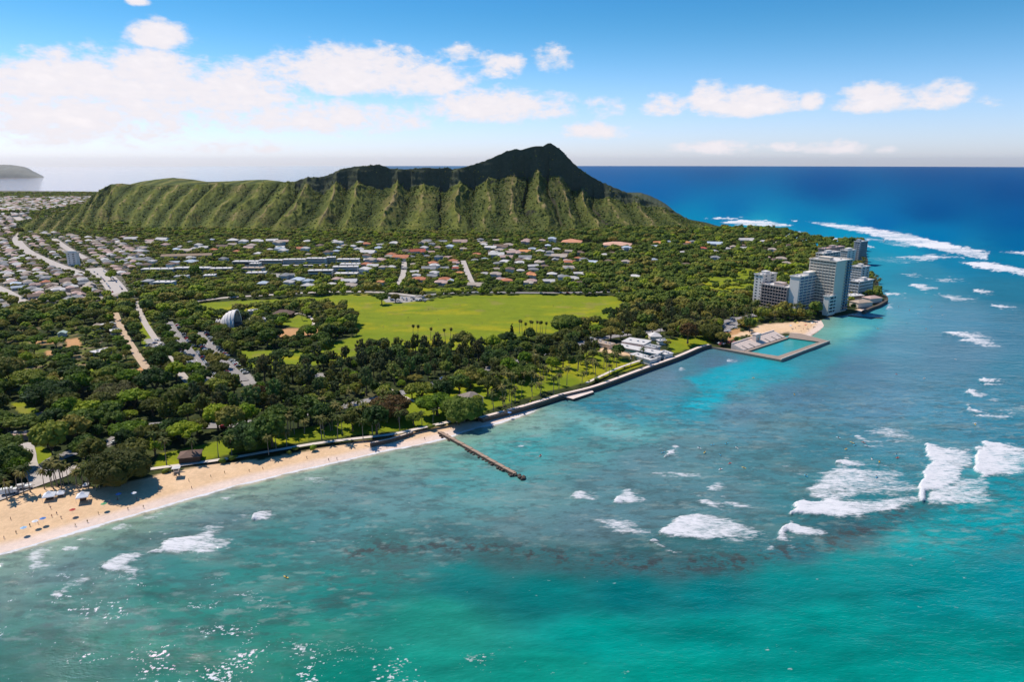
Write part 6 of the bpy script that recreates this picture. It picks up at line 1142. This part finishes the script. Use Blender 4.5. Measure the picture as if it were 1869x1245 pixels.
for i, x in enumerate([948, 953, 960, 967, 971, 979, 986, 990, 996]):
    q = gp([(x, 609 + (i * 7) % 5)])[0]; palm(i, *q, .95, 'fan palm in the cluster right of the two narrow pines', 'fan palms right of the narrow pines', 'fan_palm', FANS); occupy(q[0], q[1], 3)

# --- coconut palms: along the promenade, on the sand, on the sea wall lawn, by the towers and on the far point
pal = []
for i in range(0, len(PROM) - 1):
    a, b_ = PROM[i], PROM[i + 1]; L = np.linalg.norm(b_ - a); n = max(1, int(L / 3.2)); tn = (b_ - a) / L; nn = np.array((-tn[1], tn[0]))
    for k in range(n):
        if random.random() < (.34 if 535 < proj(a[0], a[1], 2.6)[0] < 790 else .56): p = a + (b_ - a) * (k + random.random()) / n + nn * random.choice((random.uniform(2.5, 7), random.uniform(5, 26), random.uniform(-6, -3) if random.random() < .4 else 4)); pal.append((p[0], p[1], 'slim coconut palm along the promenade behind the long beach', 'palms along the beach promenade', 1.0))
for (x, y) in [(20, 905), (33, 898), (84, 893), (92, 889), (98, 893), (104, 888), (111, 893), (118, 886), (128, 884), (137, 892), (143, 884), (150, 888), (158, 893), (164, 885), (172, 895), (56, 898), (44, 904), (10, 912), (100, 880), (112, 878), (180, 892), (146, 876)]:
    q = gp([(x, y)])[0]; pal.append((q[0] + random.uniform(-1, 1), q[1], 'coconut palm rooted in the sand near the white beach tents', 'palms on the sand around the tents', 1.0))
def scatter_palms(poly, n, lab, grp, s=1.0):
    p = np.array(poly, float); k = 0; x0, y0 = p.min(0); x1, y1 = p.max(0); tries = 0
    while k < n and tries < n * 30:
        tries += 1; x, y = random.uniform(x0, x1), random.uniform(y0, y1)
        if sdf(np.array([x]), np.array([y]), poly)[0] > 0:
            q = gp([(x, y)])[0]
            if all((q[0] - a[0]) ** 2 + (q[1] - a[1]) ** 2 > 9 for a in pal[-60:]) and all((q[0] - a) ** 2 + (q[1] - b_) ** 2 > c * c for a, b_, c in BLOCK): pal.append((q[0], q[1], lab, grp, s)); k += 1
scatter_palms(SEAPARK, 46, 'coconut palm on the lawn behind the sea wall', 'palms behind the sea wall')
scatter_palms([(440, 800), (560, 770), (640, 735), (740, 740), (700, 770), (600, 800)], 36, 'coconut palm on the open beach lawn', 'palms on the beach lawn')
scatter_palms([(1310, 580), (1440, 565), (1470, 580), (1420, 590), (1350, 596)], 34, 'coconut palm in the thicket in front of the hotel towers', 'palms in front of the towers')
scatter_palms([(1185, 605), (1260, 598), (1320, 600), (1300, 612), (1200, 618)], 22, 'coconut palm behind the white roofed pavilions', 'palms behind the pavilions')
scatter_palms([(860, 690), (960, 660), (1060, 640), (1100, 650), (990, 690), (900, 720)], 30, 'coconut palm in the shady grove inland of the sea wall', 'palms in the grove inland of the sea wall')
scatter_palms([(1590, 508), (1603, 508), (1606, 530), (1592, 530)], 7, 'coconut palm on the rocky point right of the towers', 'palms on the rocky point', .95)
scatter_palms([(1380, 420), (1440, 432), (1490, 443), (1470, 452), (1400, 440), (1350, 425)], 30, 'tall palm on the far shore before the surf', 'palms on the far shore', 1.15)
scatter_palms([(1560, 468), (1580, 480), (1583, 490), (1565, 490)], 5, 'palm beside the farthest grey tower', 'palms by the farthest tower')
scatter_palms([(560, 560), (640, 580), (600, 600), (540, 590)], 10, 'palm in the grove right of the ribbed shell', 'palms right of the shell')
pal = [a for a in pal if a[0] ** 2 + a[1] ** 2 > 0][:300]
for i, (x, y, lab, grp, s) in enumerate(pal):
    palm(i * 5 + i // 8, x, y, float(min(landz(y), 2.6 if y < 900 else 99)) - .1, s * random.uniform(.82, 1.12), lab, grp)

# --- everything else: thrown at random over the land, kept apart, kind and density by district
cands = []
N = 70000; Yc = np.sqrt(rng.uniform(300 ** 2, 1480 ** 2, N)); Xc = rng.uniform(-.86, .66, N) * Yc; Yc[:12000] = np.sqrt(rng.uniform(1400 ** 2, 3000 ** 2, 12000)); Xc[:12000] = rng.uniform(-.82, -.53, 12000) * Yc[:12000]; PXt, PYt = proj(Xc, Yc, landz(Yc)); ok = (sdf(Xc, Yc, LAND) > 9) & (PXt > -60)
for (p, wd, _) in ROADW: ok &= pdist(Xc, Yc, p) > wd / 2 + 2.2
ok &= pdist(Xc, Yc, PROM) > 13
ok &= ~in_any(PXt, PYt, SANDS, 3) & ~in_any(PXt, PYt, DIRT, -1) & ~in_any(PXt, PYt, LOTS, 1)
lawnm = in_any(PXt, PYt, LAWNS[:1] + LAWNS[1:3] + LAWNS[4:], -1); bl = sdf(PXt, PYt, BEACHLAWN) > 0; spk = sdf(PXt, PYt, SEAPARK) > 0; ir = in_any(PXt, PYt, IRON); gd = sdf(PXt, PYt, GARDEN) > 0; tw = sdf(PXt, PYt, TOWN) > 0
kinds = {'spreading_tree': [], 'round_tree': [], 'ironwood_tree': []}; far = []
VARS = {'spreading_tree': ['dark', 'mid', 'olive', 'bright', 'mid', 'olive'], 'round_tree': ['dark', 'mid', 'dark', 'olive', 'bright', 'mid', 'mid'], 'ironwood_tree': ['ironwood', 'brown', 'ironwood', 'olive']}
OB = []      # what the photo shows between the trees: keep the sight lines to it open
for (bx, by, br) in BLOCK:
    a_, b_ = proj(bx, by, float(landz(by)) + 2); OB.append((a_, b_, br * .6 * F / math.hypot(bx, by)))
for k_, (p, wd, _) in enumerate(ROADW):
    if k_ in (10, 15, 16): continue
    for u_ in p[::3]:
        a_, b_ = proj(u_[0], u_[1], float(landz(u_[1]))); OB.append((a_, b_, wd * .22 * F / math.hypot(*u_)))
for L in DIRT + LOTS + LAWNS[4:8] + LAWNS[10:]:
    L = np.array(L, float); c_ = L.mean(0); OB.append((c_[0], c_[1], np.ptp(L[:, 0]) * .3)); OB += [(*(c_ + (v_ - c_) * .6), 2.0) for v_ in L]
OB += [(x_, 549, 8.0) for x_ in range(350, 470, 12)] + [(x_, 547, 8.0) for x_ in range(470, 650, 12)]
OB = np.array([(float(a_), float(b_), float(c_)) for a_, b_, c_ in OB])
for i in range(N):
    if not ok[i]: continue
    x, y, px_, py_ = Xc[i], Yc[i], PXt[i], PYt[i]
    if lawnm[i] and not (py_ < 532 and random.random() < .12): continue
    if (bl[i] or spk[i]) and random.random() > .004: continue
    if tw[i] and random.random() > .6: continue
    if gd[i] and random.random() > .30: continue
    u = random.random(); fd = py_ < 536
    if ir[i]: kd = 'ironwood_tree' if u < .8 else 'round_tree'
    elif px_ < 450 and py_ > 590 and u < .65: kd = 'spreading_tree'
    else: kd = 'spreading_tree' if u < .42 else 'round_tree'
    s = random.choice((random.uniform(.5, .8), random.uniform(.7, 1.0), random.uniform(.95, 1.4)))
    if fd: s *= .62 if px_ < 1040 else .92
    if gd[i]: s *= .7
    if px_ < 470 and py_ > 690: s *= 1.38
    if tw[i]: s *= .8
    r = {'spreading_tree': 7.6, 'round_tree': 5.8, 'ironwood_tree': 4.2}[kd] * s
    if not free(x, y, r): continue
    sc_ = F / (math.hypot(x, y) * 1.03); th_ = (13 if kd == 'ironwood_tree' else 9) * s * sc_
    hit = (np.abs(OB[:, 0] - px_) < OB[:, 2] + r * .55 * sc_) & (py_ - OB[:, 1] > -1.0) & (py_ - OB[:, 1] < th_)
    if hit.any() and random.random() < (.45 if tw[i] and s < .62 else .9): continue
    occupy(x, y, r); vr = random.choice(VARS[kd])
    if px_ > 880 and py_ < 575 and random.random() < .55: vr = 'dark'
    if px_ > 1050 and py_ > 560 and random.random() < .5: vr = 'olive' if kd != 'ironwood_tree' else 'brown'
    (far if fd else kinds[kd]).append((x, y, s, vr, px_, py_, kd))
for kd, lst in kinds.items():
    lst.sort(key=lambda a: a[1])
    for n, (x, y, s, vr, px_, py_, _) in enumerate(lst):
        if n < 300:
            size = 'large ' if s > .97 else 'small ' if s < .74 else ''
            shape = {'spreading_tree': 'flat spreading tree', 'round_tree': 'rounded leafy tree', 'ironwood_tree': 'tall feathery tree'}[kd]
            lab = f'{size}{CW[vr]} {shape} {region(px_, py_)}'
            tree(kd, vr, n % 3, x, y, float(landz(y)), s, lab, f'{size}{CW[vr]} {shape}s {region(px_, py_)}')
        else: far.append((x, y, s, vr, px_, py_, kd))
# the wood that reads as one mass behind: the same kinds of tree, joined
byv = {}
LOW = {}
for kd in VARS:
    for k in range(3):
        pf = crown_puffs(1, {'spreading_tree': 'spreading', 'round_tree': 'round', 'ironwood_tree': 'tall'}[kd], 300 + k)
        rr_ = {'spreading_tree': 8., 'round_tree': 6., 'ironwood_tree': 4.2}[kd]; pf = pf[:: 2] * rr_; pf[:, 3] *= 1.22
        LOW[kd, k] = leafcloud(pf, 5, 1.0, 310 + k, .9, .9)
ZO = {'spreading_tree': 4.6, 'round_tree': 2.6, 'ironwood_tree': 4.5}
for n, (x, y, s, vr, px_, py_, kd) in enumerate(far):
    V, Fc = LOW[kd, n % 3]; a = random.uniform(0, 6.28); ca, sa = math.cos(a), math.sin(a)
    Vr = np.stack([V[:, 0] * ca - V[:, 1] * sa, V[:, 0] * sa + V[:, 1] * ca, V[:, 2] + ZO[kd]], -1) * s + (x, y, landz(y)); byv.setdefault(vr, []).append((Vr, Fc))
order = sorted(byv); Vs, Fs, Ms = [], [], []; nb = 0
for mi, vr in enumerate(order):
    for V, Fc in byv[vr]: Vs.append(V); Fs.append(Fc + nb); Ms.append(np.full(len(Fc), mi)); nb += len(V)
V = np.vstack(Vs); Fc = np.vstack(Fs); Mi = np.concatenate(Ms); tri = Fc[:, 2] == Fc[:, 3]
def mixed_mesh(name, V, Fc, Mi, mats):
    tri = Fc[:, 2] == Fc[:, 3]; tot = np.where(tri, 3, 4); st = np.concatenate([[0], np.cumsum(tot)[:-1]]); mask = np.ones(Fc.shape, bool); mask[tri, 3] = False
    me = bpy.data.meshes.new(name); me.vertices.add(len(V)); me.vertices.foreach_set('co', np.ascontiguousarray(V, np.float32).ravel()); lv = Fc[mask].astype(np.int32)
    me.loops.add(len(lv)); me.loops.foreach_set('vertex_index', lv); me.polygons.add(len(Fc)); me.polygons.foreach_set('loop_start', st.astype(np.int32)); me.polygons.foreach_set('loop_total', tot.astype(np.int32)); me.polygons.foreach_set('material_index', Mi.astype(np.int32))
    for m in mats: me.materials.append(m)
    me.update(calc_edges=True); return me
tag(link('woodland', mixed_mesh('woodland', V, Fc, Mi, [leafm(v_) for v_ in order])), 'mass of tree crowns between the far houses and under the mountain', 'woodland', None, 'stuff')
print('trees', {k: len(v_) for k, v_ in kinds.items()}, 'far', len(far), 'palms', len(pal))

# scrub on the mountain side: low knobbly bushes
NB = 26000; S_, V_, M_ = MT['S'], MT['val'], MT['m']; rI = rng.integers(0, S_.shape[0], NB * 3); cI = rng.integers(0, S_.shape[1], NB * 3)
sv = S_[rI, cI]; wgt = np.clip(0.10 + 0.7 * sst(-V_[rI, cI], -0.3, .7) + 0.5 * sst(sv, .30, .02) + .35 * sst(MT['C'][rI, cI], 760, 1000), 0, 1) * (sv < MT['cs0'][rI, cI] + .01) * (sv > -.03)
wgt = np.where(sv > MT['cs0'][rI, cI] - .01, .12 * (sv < 1.05), wgt)
kp = rng.random(NB * 3) < wgt * .55; rI, cI = rI[kp], cI[kp]; rI, cI = rI[:NB], cI[:NB]
pos = np.stack([MT['X'][rI, cI], MT['Y'][rI, cI], MT['Z'][rI, cI]], -1); V0, F0 = ICO1; n = len(pos); sz = rng.uniform(.8, 2.3, (n, 1, 1)) * (1 + .8 * (S_[rI, cI] < .15))[:, None, None]
kn = 1 + .25 * rng.normal(size=(n, len(V0), 1)); V = (V0[None] * kn * sz * (1, 1, .8) + pos[:, None, :] + rng.uniform(-2, 2, (n, 1, 3)) * (1, 1, 0)).reshape(-1, 3)
Fq = (F0[None] + (np.arange(n) * len(V0))[:, None, None]).reshape(-1, 3); mi = np.repeat(rng.integers(0, 3, n), len(F0))
tag(link('hillside_scrub', np_mesh('hillside_scrub', V, Fq, [leafm('dark'), leafm('mid'), leafm('olive')], False, mi)), 'dark scrub in the gullies of the mountain side', 'scrub', None, 'stuff')
# low shrubs and hedges between the trees
NS = 5200; Yc = np.sqrt(rng.uniform(330 ** 2, 1250 ** 2, NS * 4)); Xc = rng.uniform(-.86, .6, NS * 4) * Yc; PXt, PYt = proj(Xc, Yc, landz(Yc)); ok = (sdf(Xc, Yc, LAND) > 7) & ~in_any(PXt, PYt, LAWNS + SANDS + DIRT + LOTS, 0)
for (p, wd, _) in ROADW: ok &= pdist(Xc, Yc, p) > wd / 2 + 1
Xc, Yc = Xc[ok][:NS], Yc[ok][:NS]; n = len(Xc); sz = rng.uniform(.7, 1.9, (n, 1, 1)); kn = 1 + .28 * rng.normal(size=(n, len(V0), 1))
V = (V0[None] * kn * sz * (1.3, 1.3, .85) + np.stack([Xc, Yc, landz(Yc) + .5], -1)[:, None, :]).reshape(-1, 3); Fq = (F0[None] + (np.arange(n) * len(V0))[:, None, None]).reshape(-1, 3)
tag(link('undergrowth', np_mesh('undergrowth', V, Fq, [leafm('dark'), leafm('mid'), leafm('olive'), leafm('bright')], False, np.repeat(rng.integers(0, 4, n), len(F0)))), 'low shrubs and hedges growing under and between the trees', 'shrubs', None, 'stuff')
